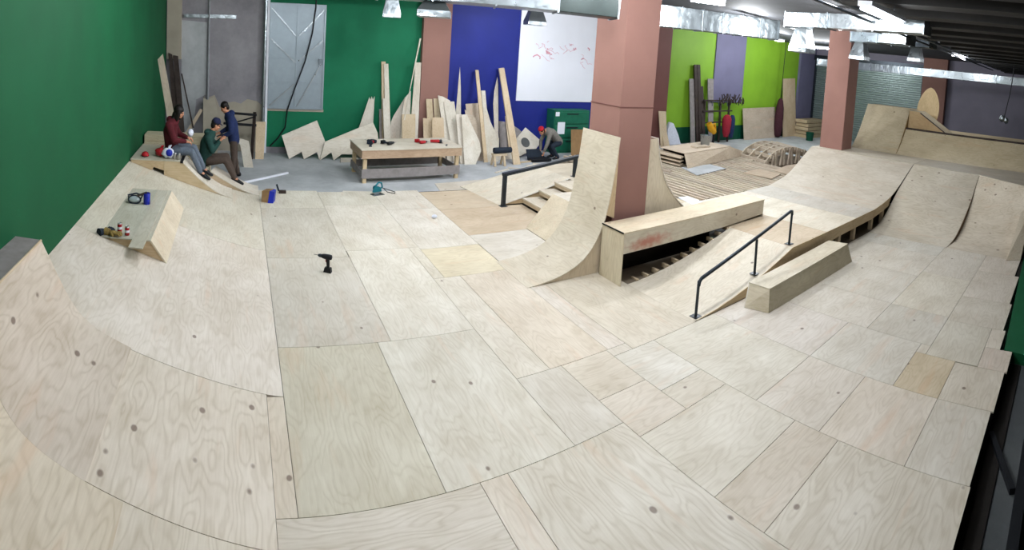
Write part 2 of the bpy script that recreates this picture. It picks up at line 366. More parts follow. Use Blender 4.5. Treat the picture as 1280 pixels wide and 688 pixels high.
def build(name, mb, mat, parent=None, tint=None, bevel=0., pivot=None):
    me = bpy.data.meshes.new(name)
    xs = [Vector(v) for v in mb.v]
    lo = Vector([min(p[i] for p in xs) for i in range(3)]); hi = Vector([max(p[i] for p in xs) for i in range(3)])
    piv = Vector(pivot) if pivot is not None else Vector(((lo.x + hi.x) / 2, (lo.y + hi.y) / 2, lo.z))
    me.from_pydata([p - piv for p in xs], [], mb.f)
    me.polygons.foreach_set('use_smooth', mb.smooth)
    me.validate()
    bm = bmesh.new(); bm.from_mesh(me); bmesh.ops.remove_doubles(bm, verts=bm.verts, dist=1e-5); bmesh.ops.recalc_face_normals(bm, faces=bm.faces)
    for e in bm.edges:
        if len(e.link_faces) == 2 and (e.calc_face_angle() > 1.05 or not (e.link_faces[0].smooth and e.link_faces[1].smooth)): e.smooth = False
    bm.to_mesh(me); bm.free()
    o = bpy.data.objects.new(name, me); COL.objects.link(o)
    if parent is not None:
        o.parent = parent; o.location = piv - wpos(parent)
    else: o.location = piv
    if isinstance(mat, str): mat = M[mat]
    me.materials.append(mat)
    o.color = tuple(tint) + (1,) if tint else (1, 1, 1, 1)
    if bevel:
        b = o.modifiers.new('Bevel', 'BEVEL'); b.width = bevel; b.segments = 2; b.limit_method = 'ANGLE'
    return o

def tag(o, label, cat, group=None):
    o['label'] = label; o['category'] = cat
    if group: o['group'] = group
    return o

def thing(name, label, cat, loc, group=None):
    o = bpy.data.objects.new(name, None); COL.objects.link(o); o.location = loc; o.empty_display_size = .2
    return tag(o, label, cat, group)

def struct(o):
    o['kind'] = 'structure'; return o

def rt(a=.05, b=0.02):
    """slightly different wood tone per sheet"""
    g = 1 + random.uniform(-a, a)
    return (min(1.1, g + random.uniform(-b, b)), g, min(1.1, g + random.uniform(-b, b)))

# ------------------------------------------------------------------ camera (phone panorama: a cylinder, slightly tipped)
F, Y0, UX, UY, PHI, H, FV = 668.0, 112.1, .0722, -.0739, 2.0853, 3.28, 734.8
up = Vector((UX, UY, 1)).normalized(); fw = Vector((0, 1, 0)); fw = (fw - up * fw.dot(up)).normalized(); rg = fw.cross(up)
Rw = Matrix((rg, fw, up))
Rm = Matrix.Rotation(PI / 2 - PHI, 3, 'Z') @ Rw
cam = bpy.data.cameras.new('camera'); co = bpy.data.objects.new('camera', cam); COL.objects.link(co)
cam.type = 'PANO'; cam.panorama_type = 'CENTRAL_CYLINDRICAL'
cam.central_cylindrical_range_u_min = -640 / F; cam.central_cylindrical_range_u_max = 640 / F
cam.central_cylindrical_range_v_min = (Y0 - 688) / FV; cam.central_cylindrical_range_v_max = Y0 / FV
cam.central_cylindrical_radius = 1.
cx, cz, cy = Rm @ Vector((1, 0, 0)), Rm @ Vector((0, 0, 1)), Rm @ Vector((0, -1, 0))
mw = Matrix((cx, cz, cy)).transposed().to_4x4(); mw.translation = (0, 0, H)
co.matrix_world = mw
S.camera = co
cam.clip_end = 200

# ================================================================== SETTING
YB, XL, XE, ZC = 16.5, -2.25, 30.4, 4.9          # back wall, left wall, end wall, ceiling
CF = -.15                                         # concrete floor level
struct(build('floor', MB().box(XL - .3, XE + .3, -6, YB + .3, CF - .2, CF), 'conc_floor'))
struct(build('ceiling', MB().box(XL - .3, XE + .3, 4.0, YB + .3, ZC, ZC + .2), 'ceil'))
low = struct(build('ceiling', MB().box(XL - .3, XE + .3, -6, 4.0, 4.6, 5.1), 'ceil_dark'))
for k in range(18):                                # ribs of the low dark ceiling
    x = 5.2 + k * 1.3
    struct(build('ceiling_rib', MB().box(x, x + .45, -5.9, 3.9, 4.42, 4.6), 'ceil_dark'))
struct(build('wall_left', MB().box(XL - .25, XL, -6, YB, CF, ZC), 'green'))
def wb(x0, x1, mat, y=YB, z0=CF, z1=ZC, name='wall_back'):
    return struct(build(name, MB().box(x0, x1, y, y + .3, z0, z1), mat))
wb(XL, .9, 'conc_wall', YB + .12)
wb(-2.22, -1.78, 'beige', YB - .1, 2.45, ZC)
wb(.9, 5.83, 'green_back'); wb(6.8, 16.1, 'blue'); wb(17.0, 28.45, 'lime', z0=.53); wb(17.0, 28.45, 'green_dk', YB - .01, CF, .53)
wb(5.83, 6.8, 'brown', YB - .18); wb(16.1, 17.0, 'brown_dk', YB - .2); wb(28.45, XE, 'purple', YB - .15)
wb(20.3, 22.75, 'purple', YB - .06, 1.62, ZC)
struct(build('wall_right', MB().box(XE, XE + .3, -6, YB + .3, CF, ZC), 'endwall'))
struct(build('wall_front', MB().box(XL - .25, XE + .3, -6.3, -6, CF, 5.1), 'conc_dark'))
struct(build('baseboard_back', MB().box(.9, 5.83, YB - .03, YB, CF, .02), 'conc_wall'))
# trim strip at the top of the concrete section, ceiling pipes
struct(build('trim_1', MB().box(.86, .93, YB - .05, YB + .12, CF, ZC), 'white'))

pp = [(-1.05, CF), (-1.05, 1.42), (-.98, 1.3), (-.9, 1.38), (-.72, 1.45), (-.55, 1.1), (-.3, 1.24), (-.1, 1.28), (.1, 1.22), (.3, 1.36), (.62, 1.3), (.76, 1.2), (.76, CF)]
struct(build('wall_back', MB().prism([(x, YB + .1, z) for x, z in pp], (0, .03, 0)), 'beige'))
pp = [(-1.78, CF), (-1.78, 3.55), (-1.0, 3.5), (-1.0, 1.45), (-1.3, 1.3), (-1.4, CF)]
struct(build('wall_back', MB().prism([(x, YB + .11, z) for x, z in pp], (0, .02, 0)), 'conc_floor'))

# main pillar and the far pillar and end wall pillar
def pillar(x0, x1, y0, y1, z1=ZC, mat='brown'):
    mb = MB().box(x0, x1, y0, y1, CF, z1)
    return struct(build('pillar', mb, mat, bevel=.012))
pillar(5.87, 6.65, 6.70, 7.50)
struct(build('trim_2', MB().box(5.862, 6.658, 6.692, 7.508, 2.49, 2.503), 'brown_dk'))
pillar(15.55, 16.3, 7.15, 7.95)
pillar(XE - .35, XE, 7.6, 9.05)

# door with diagonal bracing in the green wall
door = bpy.data.objects.new('door_1', None); COL.objects.link(door); door.location = (1.75, YB, 1.13); struct(door)
build('door_panel', MB().box(.93, 2.66, YB - .05, YB, 1.13, 4.1), 'door', door)
fr = MB()
for x in (.93, 1.77, 2.62): fr.box(x, x + .05, YB - .075, YB - .05, 1.13, 4.1)
for z in (1.13, 1.85, 2.55, 3.3, 4.05): fr.box(.93, 2.66, YB - .07, YB - .05, z, z + .04)
build('door_frame', fr, 'door', door)
br = MB()
for a, b in (((.98, 3.95), (1.75, 3.2)), ((2.6, 3.95), (1.85, 3.2)), ((.98, 3.1), (1.75, 2.45)), ((2.6, 2.5), (1.85, 1.2)), ((.98, 1.2), (1.75, 1.85)), ((1.85, 2.5), (2.6, 3.1))):
    br.beam((a[0], YB - .065, a[1]), (b[0], YB - .065, b[1]), .035, .03, (0, 1, 0))
build('door_brace', br, 'galv', door)
lk = build('door_lock', MB().box(2.48, 2.6, YB - .11, YB - .07, 2.42, 2.58), 'galv_dk', door)
struct(build('trim_3', MB().box(.9, 2.7, YB - .02, YB + .01, 1.06, 1.13), 'beige'))

tag(build('wall_mounted_board', MB().box(9.5, 13.05, YB - .035, YB - .003, 1.53, 4.62), 'white'),
    'large white painted board high on the blue wall with pink scribbles', 'board')
board = bpy.data.objects['wall_mounted_board']
rs = random.Random(3)
for k in range(26):
    x = rs.uniform(10.0, 12.6); z = 3.55 - abs(rs.gauss(0, .35)); n = rs.randint(3, 6); p = []
    for j in range(n):
        p.append((x, YB - .04, z)); x += rs.uniform(-.05, .14); z += rs.uniform(-.08, .06)
    build('pink_scribble', MB().tube(p, .007 if k % 4 else .022, 5), 'ink', board)

# ------------------------------------------------------------------ services on the back wall
tag(build('wall_conduit', MB().tube([(-.93, YB + .05, CF), (-.93, YB + .05, ZC)], .035), 'conduit'),
    'grey vertical pipe up the bare concrete wall', 'pipe')
tag(build('wall_conduit', MB().tube([(.8, YB - .05, CF), (.8, YB - .05, ZC)], .05), 'galv'),
    'pale vertical pipe on the edge between concrete and green wall', 'pipe')
tag(build('pipe_bracket', MB().box(-1.72, -.1, YB + .03, YB + .12, 3.62, 3.72), 'galv'),
    'horizontal steel channel across the bare concrete wall', 'bracket')
cb = [(2.35, YB - .1, 4.85), (2.33, YB - .1, 4.0), (2.25, YB - .12, 3.3), (2.05, YB - .14, 2.5), (1.75, YB - .14, 1.7), (1.55, YB - .1, 1.1), (1.5, YB - .08, .6), (1.3, YB - .05, .3), (1.05, YB - .05, .05)]
tag(build('hanging_cable', MB().tube(cb, .021, 8), 'black'), 'black cable hanging slack in front of the grey door', 'cable')

# ------------------------------------------------------------------ ducts and lamps
def duct(label, a, b, w, h, nsec, mats=('galv',), lip=.03):
    a, b = Vector(a), Vector(b); d = b - a; t = d.normalized()
    root = thing('ventilation_duct', label, 'duct', (a + b) / 2, 'sheet metal air ducts')
    for i in range(nsec):
        p, q = a + d * (i / nsec), a + d * ((i + 1) / nsec)
        mb = MB().beam(p + Vector((0, 0, h / 2)), q + Vector((0, 0, h / 2)), w, h)
        build('duct_section', mb, mats[min(i, len(mats) - 1)], root, bevel=.01)
    for i in range(nsec + 1):
        p = a + d * (i / nsec) + Vector((0, 0, h / 2))
        build('flange', MB().beam(p - t * .015, p + t * .015, w + lip, h + lip), 'galv', root)
    return root
def hood(root, c, ztop, zbot, wt, wb_, rot=0.):
    k, n = math.cos(rot), math.sin(rot)
    def sq(w, z): return [(c[0] + (x * k - y * n) * w / 2, c[1] + (x * n + y * k) * w / 2, z) for x, y in ((-1, -1), (1, -1), (1, 1), (-1, 1))]
    mb = MB().hexa(sq(wb_, zbot + .09), sq(wt, ztop)).hexa(sq(wb_, zbot), sq(wb_, zbot + .09))
    return build('hood', mb, 'galv', root, bevel=.006)
dA = duct('wide silver air duct in front of the blue wall with dark end by the pillar', (1.2, 8.48, 3.83), (5.45, 6.55, 3.8), .55, .5, 5, ('galv', 'galv', 'galv', 'galv', 'duct_end'))
hood(dA, (2.93, 7.75), 3.83, 3.6, .3, .5, -.43)
dB = duct('long silver air duct along the back wall behind the first duct', (1.8, 14.2, 4.25), (9.6, 12.2, 4.25), .5, .45, 6)
hood(dB, (3.95, 13.65), 4.26, 3.76, .3, .48, -.25); hood(dB, (7.75, 12.68), 4.26, 3.85, .3, .52, -.25)
dC = duct('silver air duct with a hood over the plank deck in front of the lime wall', (8.7, 9.7, 4.0), (12.6, 8.2, 4.08), .45, .48, 7)
hood(dC, (8.75, 9.6), 4.0, 3.82, .25, .4, -.3)
dD = duct('bright silver air duct crossing in front of the top of the far pillar', (10.55, 6.45, 4.23), (10.3, 3.1, 4.25), .4, .3, 3)
hood(dD, (10.6, 6.1), 4.24, 3.73, .28, .46)
dE = duct('short silver air duct right of the far pillar with a square hood', (13.5, 6.1, 4.23), (12.9, 4.3, 4.23), .4, .3, 2)
hood(dE, (13.55, 5.95), 4.24, 3.8, .25, .45)
dF = duct('small dull duct with hood near the ceiling edge at the right', (15.4, 5.6, 4.35), (15.0, 4.3, 4.35), .4, .2, 2, ('galv_dk',))
hood(dF, (15.2, 4.85), 4.36, 3.96, .25, .4)
dG = duct('long low silver duct crossing in front of the roller shutter and end wall', (22.3, 11.8, 3.72), (21.2, .5, 3.75), .4, .3, 8)

def lamp(label, c, length, yaw, power, col=(.93, .97, 1.), size=None):
    root = thing('ceiling_lamp', label, 'lamp', c, 'ceiling lamps')
    k, n = math.cos(yaw) * length / 2, math.sin(yaw) * length / 2
    a, b = Vector(c) - Vector((k, n, 0)), Vector(c) + Vector((k, n, 0))
    build('lamp_housing', MB().beam(a + Vector((0, 0, .07)), b + Vector((0, 0, .07)), .22, .06), 'white', root)
    for s in (-1, 1):
        o = Vector((-n, k, 0)).normalized() * .05 * s
        build('tube', MB().tube([a + o, b + o], .018, 8), 'lampglow', root)
    zc = ZC if c[1] > 4 else 4.6
    for e in (a * .8 + b * .2, a * .2 + b * .8):
        build('hanger', MB().tube([e + Vector((0, 0, .1)), Vector((e.x, e.y, zc))], .006, 6), 'steel', root)
    for e in (-.3, .3):
        ld = bpy.data.lights.new('lamp_light', 'POINT'); ld.shadow_soft_size = .14; ld.energy = power; ld.color = col
        lo = bpy.data.objects.new('lamp_light', ld); COL.objects.link(lo); lo.parent = root; lo.location = (math.cos(yaw) * length * e, math.sin(yaw) * length * e, -.17)
    return root
LP = .8
for lab, c, ln, yaw, pw in (
    ('bright ceiling lamp glowing beside the pillar', (8.95, 7.6, 4.5), .75, -.6, 260),
    ('ceiling lamp over the middle of the open floor', (3.2, 8.0, 4.55), 1.5, 0, 250),
    ('ceiling lamp over the left bank', (.2, 8.8, 4.55), 1.5, 0, 130),
    ('ceiling lamp over the work table', (4.5, 11.8, 4.6), 1.2, 0, 190),
    ('ceiling lamp over the olive floor sheet', (1.0, 5.2, 4.55), 1.5, 0, 175),
    ('added lamp above the view lighting the nearest floor sheets', (2.4, 2.2, 4.2), 1.5, 0, 60),  # added out of view to brighten the foreground
    ('ceiling lamp over the wallride', (4.8, 5.0, 4.5), 1.5, 0, 165),
    ('ceiling lamp over the bench box', (7.6, 3.0, 4.2), 1.5, 0, 25),
    ('ceiling lamp over the timber deck by the lime wall', (14.2, 10.2, 4.6), 1.2, 0, 260),
    ('added lamp above the view lighting the right bank', (8.6, 4.75, 4.66), 1.2, PI / 2, 120),  # added, kept above the view, to brighten the right side
    ('added lamp hidden behind the bright duct to light the right bank', (12.0, 5.6, 4.5), .9, PI / 2, 100),  # added out of sight behind the duct to light the right bank
    ('ceiling lamp above the end platform', (19.5, 4.5, 4.5), .6, PI / 2, 70),
    ('ceiling lamp near the roller shutter', (24.5, 13.0, 4.6), 1.2, PI / 2, 220),
    ('ceiling lamp before the lime wall', (21.0, 13.5, 4.6), 1.2, 0, 220),
    ('ceiling lamp before the blue wall', (9.0, 13.4, 4.6), 1.2, 0, 200)):
    lamp(lab, c, ln, yaw, pw * LP)
# loose pipes along the edge of the low ceiling
for i, (y, z, r) in enumerate(((4.12, 4.5, .035), (4.28, 4.42, .025), (4.45, 4.62, .028))):
    tag(build('ceiling_pipe', MB().tube([(6.5 + i, y, z), (13, y + .03, z - .03), (26, y, z)], r, 8), ('galv_dk', 'steel', 'steel')[i]),
        ('dull pipe running along the edge of the dark ceiling', 'thin dark pipe beside the edge of the dark ceiling', 'slim pipe running just behind the ceiling edge')[i], 'pipe')

# ------------------------------------------------------------------ plywood floor, sheet by sheet
pf = bpy.data.objects.new('floor_deck', None); COL.objects.link(pf); pf.location = (6, 5, -.02); struct(pf)
sub = MB().box(-2.2, 7.0, .72, 11.8, CF, -.02).box(7.0, 16.5, .85, 6.2, CF, -.02)
build('subframe', sub, 'dark', pf)
OL = (.93, .92, .85); GR = (.95, .955, .965); W = (1.06, 1.06, 1.06); TAN = (.90, .80, .66); BR = (.80, .70, .58); PK = (1.02, .985, .95)
SH = [  # x0 x1 y0 y1 grain tint
 (.53, 1.71, 3.66, 5.83, 'y', OL), (.53, 1.88, 5.83, 8.27, 'y', GR), (.53, 1.87, 8.27, 10.72, 'y', GR), (.53, 1.87, 10.72, 11.95, 'y', W),
 (.36, .53, 3.66, 5.0, 'y', PK), (.36, .53, 5.0, 5.83, 'y', PK), (.36, 2.01, 1.2, 3.66, 'X', None), (.36, 2.01, .65, 1.2, 'x', None),
 (1.71, 2.98, 3.66, 5.83, 'y', W), (1.88, 2.98, 5.83, 8.52, 'y', W), (1.87, 3.16, 8.52, 10.9, 'y', W), (1.87, 3.16, 10.9, 11.86, 'y', W),
 (2.98, 3.57, 3.66, 4.75, 'y', GR), (2.98, 3.42, 4.75, 7.3, 'y', W), (3.42, 4.27, 4.75, 7.3, 'y', PK), (3.16, 4.27, 7.3, 8.42, 'x', (1.04, 1.0, .84)),
 (3.16, 4.28, 8.42, 10.52, 'y', W), (3.16, 4.28, 10.52, 11.86, 'y', W), (2.98, 3.16, 7.3, 8.52, 'y', W),
 (4.28, 6.3, 8.86, 10.35, 'x', (.86, .76, .64)), (4.28, 5.75, 10.35, 11.7, 'x', (.88, .78, .66)), (4.28, 5.56, 6.62, 8.86, 'x', GR),
 (2.01, 2.27, .65, 3.66, 'y', None), (2.27, 3.57, 1.2, 3.66, 'Y', None), (2.27, 3.57, .65, 1.2, 'y', None),
 (3.57, 4.24, 3.42, 4.05, 'x', PK), (4.24, 4.91, 3.42, 3.8, 'x', None), (4.24, 4.91, 3.8, 4.6, 'x', W), (3.57, 4.24, 4.05, 4.75, 'x', PK),
 (3.57, 4.91, 2.5, 3.42, 'x', None), (3.57, 4.91, 2.0, 2.5, 'x', (.97, .95, .9)), (3.57, 4.91, .65, 2.0, 'X', None),
 (4.27, 4.55, 4.75, 6.62, 'y', W), (4.55, 5.74, 4.6, 6.62, 'y', PK), (4.24, 4.55, 4.6, 4.75, 'y', W),
 (4.91, 6.14, 3.0, 4.6, 'x', None), (4.91, 6.14, 2.22, 3.0, 'x', None), (4.91, 6.14, 1.3, 2.22, 'x', PK), (4.91, 6.14, .66, 1.3, 'x', None),
 (6.14, 7.34, 3.0, 4.6, 'x', GR), (6.14, 7.34, 1.86, 3.0, 'x', GR), (6.14, 7.08, 1.3, 1.86, 'x', TAN), (6.14, 7.06, .63, 1.3, 'x', PK),
 (7.08, 8.3, 1.0, 1.72, 'x', None), (7.34, 8.4, 1.72, 2.7, 'x', GR), (7.34, 8.4, 2.7, 4.6, 'x', GR), (7.08, 7.34, 1.72, 1.86, 'x', None), (7.06, 7.66, .6, 1.0, 'x', PK),
 (8.4, 9.9, 2.7, 4.6, 'x', GR), (8.3, 9.4, .82, 1.72, 'x', None), (8.4, 10.2, 1.72, 2.7, 'x', None), (9.9, 11.3, 2.7, 4.6, 'x', GR), (11.3, 12.9, 2.7, 4.6, 'x', GR), (12.2, 13.0, 1.72, 2.7, 'x', None), (12.4, 13.0, .95, 1.72, 'x', None), (9.4, 10.9, .86, 1.72, 'x', None), (10.2, 12.2, 1.72, 2.7, 'x', None), (10.9, 12.4, .95, 1.72, 'x', None),
 (7.66, 8.3, .78, 1.0, 'x', None),
 (5.74, 16, 4.6, 6.62, 'x', (.3, .26, .22)),  # tint darkened to stand in for shade under the box and ledge
]
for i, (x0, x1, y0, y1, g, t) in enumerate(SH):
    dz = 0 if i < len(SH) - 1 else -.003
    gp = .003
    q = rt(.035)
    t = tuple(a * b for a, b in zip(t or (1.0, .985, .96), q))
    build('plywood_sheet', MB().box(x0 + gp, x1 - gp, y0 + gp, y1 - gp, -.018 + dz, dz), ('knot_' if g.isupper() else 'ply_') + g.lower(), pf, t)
# front fascia of the deck, blackened to stand in for its shade
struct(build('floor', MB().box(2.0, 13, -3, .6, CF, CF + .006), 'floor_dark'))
fa = MB().box(3.0, 7.6, .46, .7, CF, CF + .02)  # black strip on the floor widens the shaded deck side
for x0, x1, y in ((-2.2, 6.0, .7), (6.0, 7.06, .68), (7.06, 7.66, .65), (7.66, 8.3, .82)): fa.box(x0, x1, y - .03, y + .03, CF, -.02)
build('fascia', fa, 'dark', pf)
# thin offcuts at the far edge of the deck, crumbs
tag(build('plywood_offcut', MB().prism([(2.5, 12.2, CF + .012), (3.25, 12.0, CF + .012), (3.35, 12.35, CF + .012), (2.6, 12.45, CF + .012)], (0, 0, -.012)), 'ply_x', tint=(.95, .95, .95)), 'thin plywood offcut on the concrete between deck and table', 'board')
tag(build('plywood_offcut', MB().prism([(5.0, 12.0, CF + .012), (6.9, 12.3, CF + .012), (6.7, 13.1, CF + .012), (5.15, 12.9, CF + .012)], (0, 0, -.012)), 'ply_x', tint=(.95, .95, .95)), 'pale plywood sheet lying on the concrete right of the work table', 'board')
tag(build('crumpled_paper', MB().ball((3.98, 9.89, .035), (.06, .05, .036), 8, 6), 'bag'), 'small crumpled paper on the floor near the brown sheet', 'paper')
tag(build('timber_batten', MB().beam((.1, 12.95, CF + .02), (1.4, 14.05, CF + .02), .05, .04), 'white'), 'white batten lying on the concrete behind the left bank', 'batten')

# ------------------------------------------------------------------ right edge: low green wall and steel rails below the deck
struct(build('wall_right_low', MB().hexa([(7.68, .72, CF), (7.5, -.6, CF), (13, -.6, CF), (13, .93, CF)][::-1], [(7.68, .72, .0), (7.5, -.6, .0), (13, -.6, .0), (13, .93, .0)][::-1]), 'green'))
rl = thing('steel_railing', 'black steel bars standing below the deck edge at the lower right', 'railing', (5.6, .3, CF))
build('rail_bar', MB().beam((4.3, .2, CF + .05), (6.4, .2, CF + .05), .1, .1), 'black', rl)
build('rail_bar', MB().beam((5.95, .62, CF + .03), (5.15, .28, CF + .03), .06, .06), 'black', rl)
build('rail_bar', MB().beam((4.3, -.15, CF + .05), (9.0, -.1, CF + .05), .12, .1), 'black', rl)

# ================================================================== RAMPS, LEFT
def zb(x): return .75 * max(0., (.5 - x) / 2.75) ** 1.2
def arc(x0, x1, f, y, n=14): return [(x0 + (x1 - x0) * i / n, y, f(x0 + (x1 - x0) * i / n)) for i in range(n + 1)]
bank = thing('plywood_bank', 'long curved plywood bank rising to the green left wall', 'ramp', (-1, 6, 0))
BS = [([(.36, XL + .004, .65, 3.38)], PK, 'knot_y'), ([(.36, XL + .004, 3.38, 5.0)], None, 'knot_y'), ([(.53, -1.0, 5.0, 8.57), (-1.0, XL + .004, 5.0, 7.08)], W, 'ply_y'),
      ([(.53, -1.0, 8.57, 11.55), (-1.0, XL + .004, 7.08, 11.55)], (1.03, 1.02, 1.0), 'ply_y')]
for parts, t, mt in BS:
    gp = .003
    q = rt(.03); t = tuple(a * b for a, b in zip(t or (1, .985, .96), q))
    mb = MB()
    for x0, x1, y0, y1 in parts:
        k = 22
        mb.loft(arc(x0 - (gp if x0 > 0 else 0), x1, zb, y0 + gp, k), arc(x0 - (gp if x0 > 0 else 0), x1, zb, y1 - gp, k), .018)
    build('plywood_sheet', mb, mt, bank, t)
zf = lambda x: .40 * max(0., (.5 - x) / .95) ** 1.35 + .002
build('plywood_sheet', MB().loft(arc(.53, -.56, zf, 11.57, 14), arc(.53, -.46, zf, 12.3, 14), .018), 'ply_x', bank, W)
xs_ = [.5 - .106 * i for i in range(11)]
build('filler_panel', MB().prism([(x, 11.585, zf(x) - .012) for x in xs_] + [(x, 11.585, zb(x) - .03) for x in reversed(xs_)], (0, .012, 0)), 'pine_x', bank)
# side closing panel at the far end
sp = [(x, 12.28, zf(x) - .02) for x in (.4, .2, 0, -.25, -.46)]
build('end_panel', MB().prism(sp + [(-.46, 12.28, CF), (.4, 12.28, CF)], (0, -.018, 0)), 'pine_x', bank)

# near quarter pipe on the bank
nq = thing('quarter_pipe', 'steep plywood quarter pipe at the near left with grey top', 'ramp', (-1.6, 4, .4))
def qz(x, x0, z0, x1, z1, p=1.35): return z0 + (z1 - z0) * (max(0., (x - x0) / (x1 - x0))) ** p
def smooth(p, n=3):
    """catmull-rom refinement of a profile"""
    o = []
    for i in range(len(p) - 1):
        a, b, c, d = p[max(i - 1, 0)], p[i], p[i + 1], p[min(i + 2, len(p) - 1)]
        for k in range(n):
            t = k / n
            o.append(tuple(.5 * (2 * b[j] + (c[j] - a[j]) * t + (2 * a[j] - 5 * b[j] + 4 * c[j] - d[j]) * t * t + (3 * b[j] - a[j] - 3 * c[j] + d[j]) * t ** 3) for j in range(len(b))))
    return o + [p[-1]]
NQ = smooth([(-1.0, zb(-1.0) + .018), (-1.2, .455), (-1.37, .53), (-1.53, .64), (-1.65, .78), (-1.75, .94), (-1.84, 1.1), (-1.955, 1.3)])
build('transition_sheet', MB().loft([(x, 3.36, z) for x, z in NQ], [(x, 5.0, z) for x, z in NQ], .018), 'knot_y', nq, (.93, .88, .85))
NR = [(-.72, zb(-.72) + .012), (-.86, zb(-.86) + .02)] + [(x, z + .004) for x, z in NQ]
build('transition_sheet', MB().loft([(x, 1.2, z) for x, z in NR], [(x, 3.355, z) for x, z in NR], .018), 'knot_y', nq, (1.03, .98, .9))
build('platform', MB().box(-2.246, -1.95, 1.2, 5.0, 1.285, 1.303), 'slatgrey', nq)
build('coping', MB().tube([(-1.957, 1.2, 1.298), (-1.957, 5.0, 1.298)], .012, 8), 'pine_y', nq)
build('side_panel', MB().prism([(x, 4.99, z - .02) for x, z in NQ[1:]] + [(-2.246, 4.99, 1.28), (-2.246, 4.99, zb(-2.246) + .005)] + [(x, 4.99, zb(x) + .004) for x in (-1.9, -1.6, -1.3, -1.05)], (0, -.018, 0)), 'pine_x', nq)

# wedge platform on the bank
ZW = .63
wg = thing('wedge_platform', 'level wooden wedge with overhanging board built on the left bank', 'ramp', (-1.4, 8.2, .5))
xl = -1.86
def wedge_end(y): return [(-.93, y, zb(-.93) + .003), (-1.16, y, ZW - .018), (xl, y, ZW - .018)] + [(x, y, zb(x) + .003) for x in (-1.7, -1.5, -1.3, -1.1)]
build('end_panel', MB().prism(wedge_end(7.1), (0, .018, 0)), 'pine_x', wg, (1.0, .95, .88))
build('end_panel', MB().prism(wedge_end(9.38), (0, .018, 0)), 'pine_x', wg)
build('top_sheet', MB().box(xl - .02, -1.15, 7.08, 9.42, ZW - .016, ZW), 'ply_y', wg, (.82, .86, .84))
build('front_sheet', MB().prism([(-.925, 7.09, zb(-.925)), (-.925, 9.41, zb(-.925)), (-1.15, 9.41, ZW), (-1.15, 7.09, ZW)], (-.02, 0, -.01)), 'ply_z', wg, (1.08, 1.02, .92))
build('edge_board', MB().box(-1.40, -1.205, 6.76, 9.36, ZW + .001, ZW + .017), 'ply_y', wg, (.86, .88, .86))

# the box the people sit on
zt = .8
pb = thing('quarter_pipe', 'small plywood quarter pipe where the person in maroon sits', 'ramp', (-1.2, 11.2, .3))
fp = lambda x: qz(x, -.08, zb(-.08) + .02, -1.12, zt, 1.5)
build('transition_sheet', MB().loft(arc(-.08, -1.12, fp, 10.88), arc(-.08, -1.12, fp, 11.55), .02), 'ply_y', pb, (1.1, 1.1, 1.1))
sp = [(-.08 - 1.04 * i / 12, 10.89, fp(-.08 - 1.04 * i / 12) - .022) for i in range(13)]
build('side_panel', MB().prism(sp + [(-1.5, 10.89, zt - .02), (-1.5, 10.89, zb(-1.5) + .003)] + [(x, 10.89, zb(x) + .003) for x in (-1.2, -.9, -.6, -.3)], (0, .018, 0)), 'pine_x', pb, (1, .98, .92))
sp = [(-1.505, 10.89, zt - .02), (-2.2, 10.89, zt - .02), (-2.2, 10.89, zb(-2.2) + .003), (-1.75, 10.89, zb(-1.75) + .003), (-1.72, 10.89, zb(-1.72) + .08), (-1.505, 10.89, zb(-1.5) + .09)]
build('side_panel', MB().prism(sp, (0, .018, 0)), 'pine_x', pb, (.95, .9, .82))
build('deck_sheet', MB().box(-2.22, -1.15, 10.88, 12.4, zt - .018, zt), 'ply_x', pb, (.88, .9, .87))
build('coping', MB().box(-1.16, -1.10, 10.87, 11.56, zt - .04, zt + .006), 'black', pb)
# timber stack behind it
ts = 0
for i, (x0, x1, y0, y1, z0, z1, lab) in enumerate(((-2.2, -.75, 12.45, 12.9, .84, 1.0, 'pale thick beam on top of the timber behind the seated people'),
                                                (-2.2, -.7, 12.42, 13.0, .45, .84, 'wide pale timber block under the thick beam behind the seated people'),
                                                (-2.2, -.62, 11.75, 13.1, CF, .45, 'broad low timber crate that the person in dark green sits on'))):
    tag(build('timber_block', MB().box(x0, x1, y0, y1, z0, z1), 'raw_x', tint=(1.05, 1.1, 1.0), bevel=.01), lab, 'timber', 'timber stack in the left corner')

# ================================================================== RAMPS, CENTRE
# wall ride quarter pipe left of the pillar
wr = thing('wallride_ramp', 'tall curved plywood wallride leaning on the left of the pillar', 'ramp', (5.0, 7.1, 0))
prof = [(4.22, .004), (4.5, .03), (4.8, .08), (5.08, .17), (5.3, .30), (5.48, .50), (5.62, .78), (5.70, 1.10), (5.76, 1.45), (5.80, 1.75), (5.83, 2.05)]
pr = smooth(prof)
build('curved_sheet', MB().loft([(x, 6.60, z) for x, z in pr], [(x, 7.62, z) for x, z in pr], .02), 'ply_y', wr, (1.0, .97, .9))
lowp = [(x, z) for x, z in pr if z <= .86]
build('side_panel', MB().prism([(x + .02, 6.62, max(.001, z - .02)) for x, z in lowp] + [(5.66, 6.62, .001)], (0, .018, 0)), 'ply_z', wr, (1.0, .92, .8))
build('side_panel', MB().prism([(x + .02, 7.58, max(.001, z - .02)) for x, z in lowp] + [(5.66, 7.58, .001)], (0, .018, 0)), 'ply_z', wr)
up_ = [(x, z) for x, z in pr if z >= .80]
build('edge_rib', MB().prism([(x + .02, 6.63, z - .01) for x, z in up_] + [(5.86, 6.63, 2.04), (5.86, 6.63, .80)], (0, .03, 0)), 'pine_z', wr, (1, .95, .85))
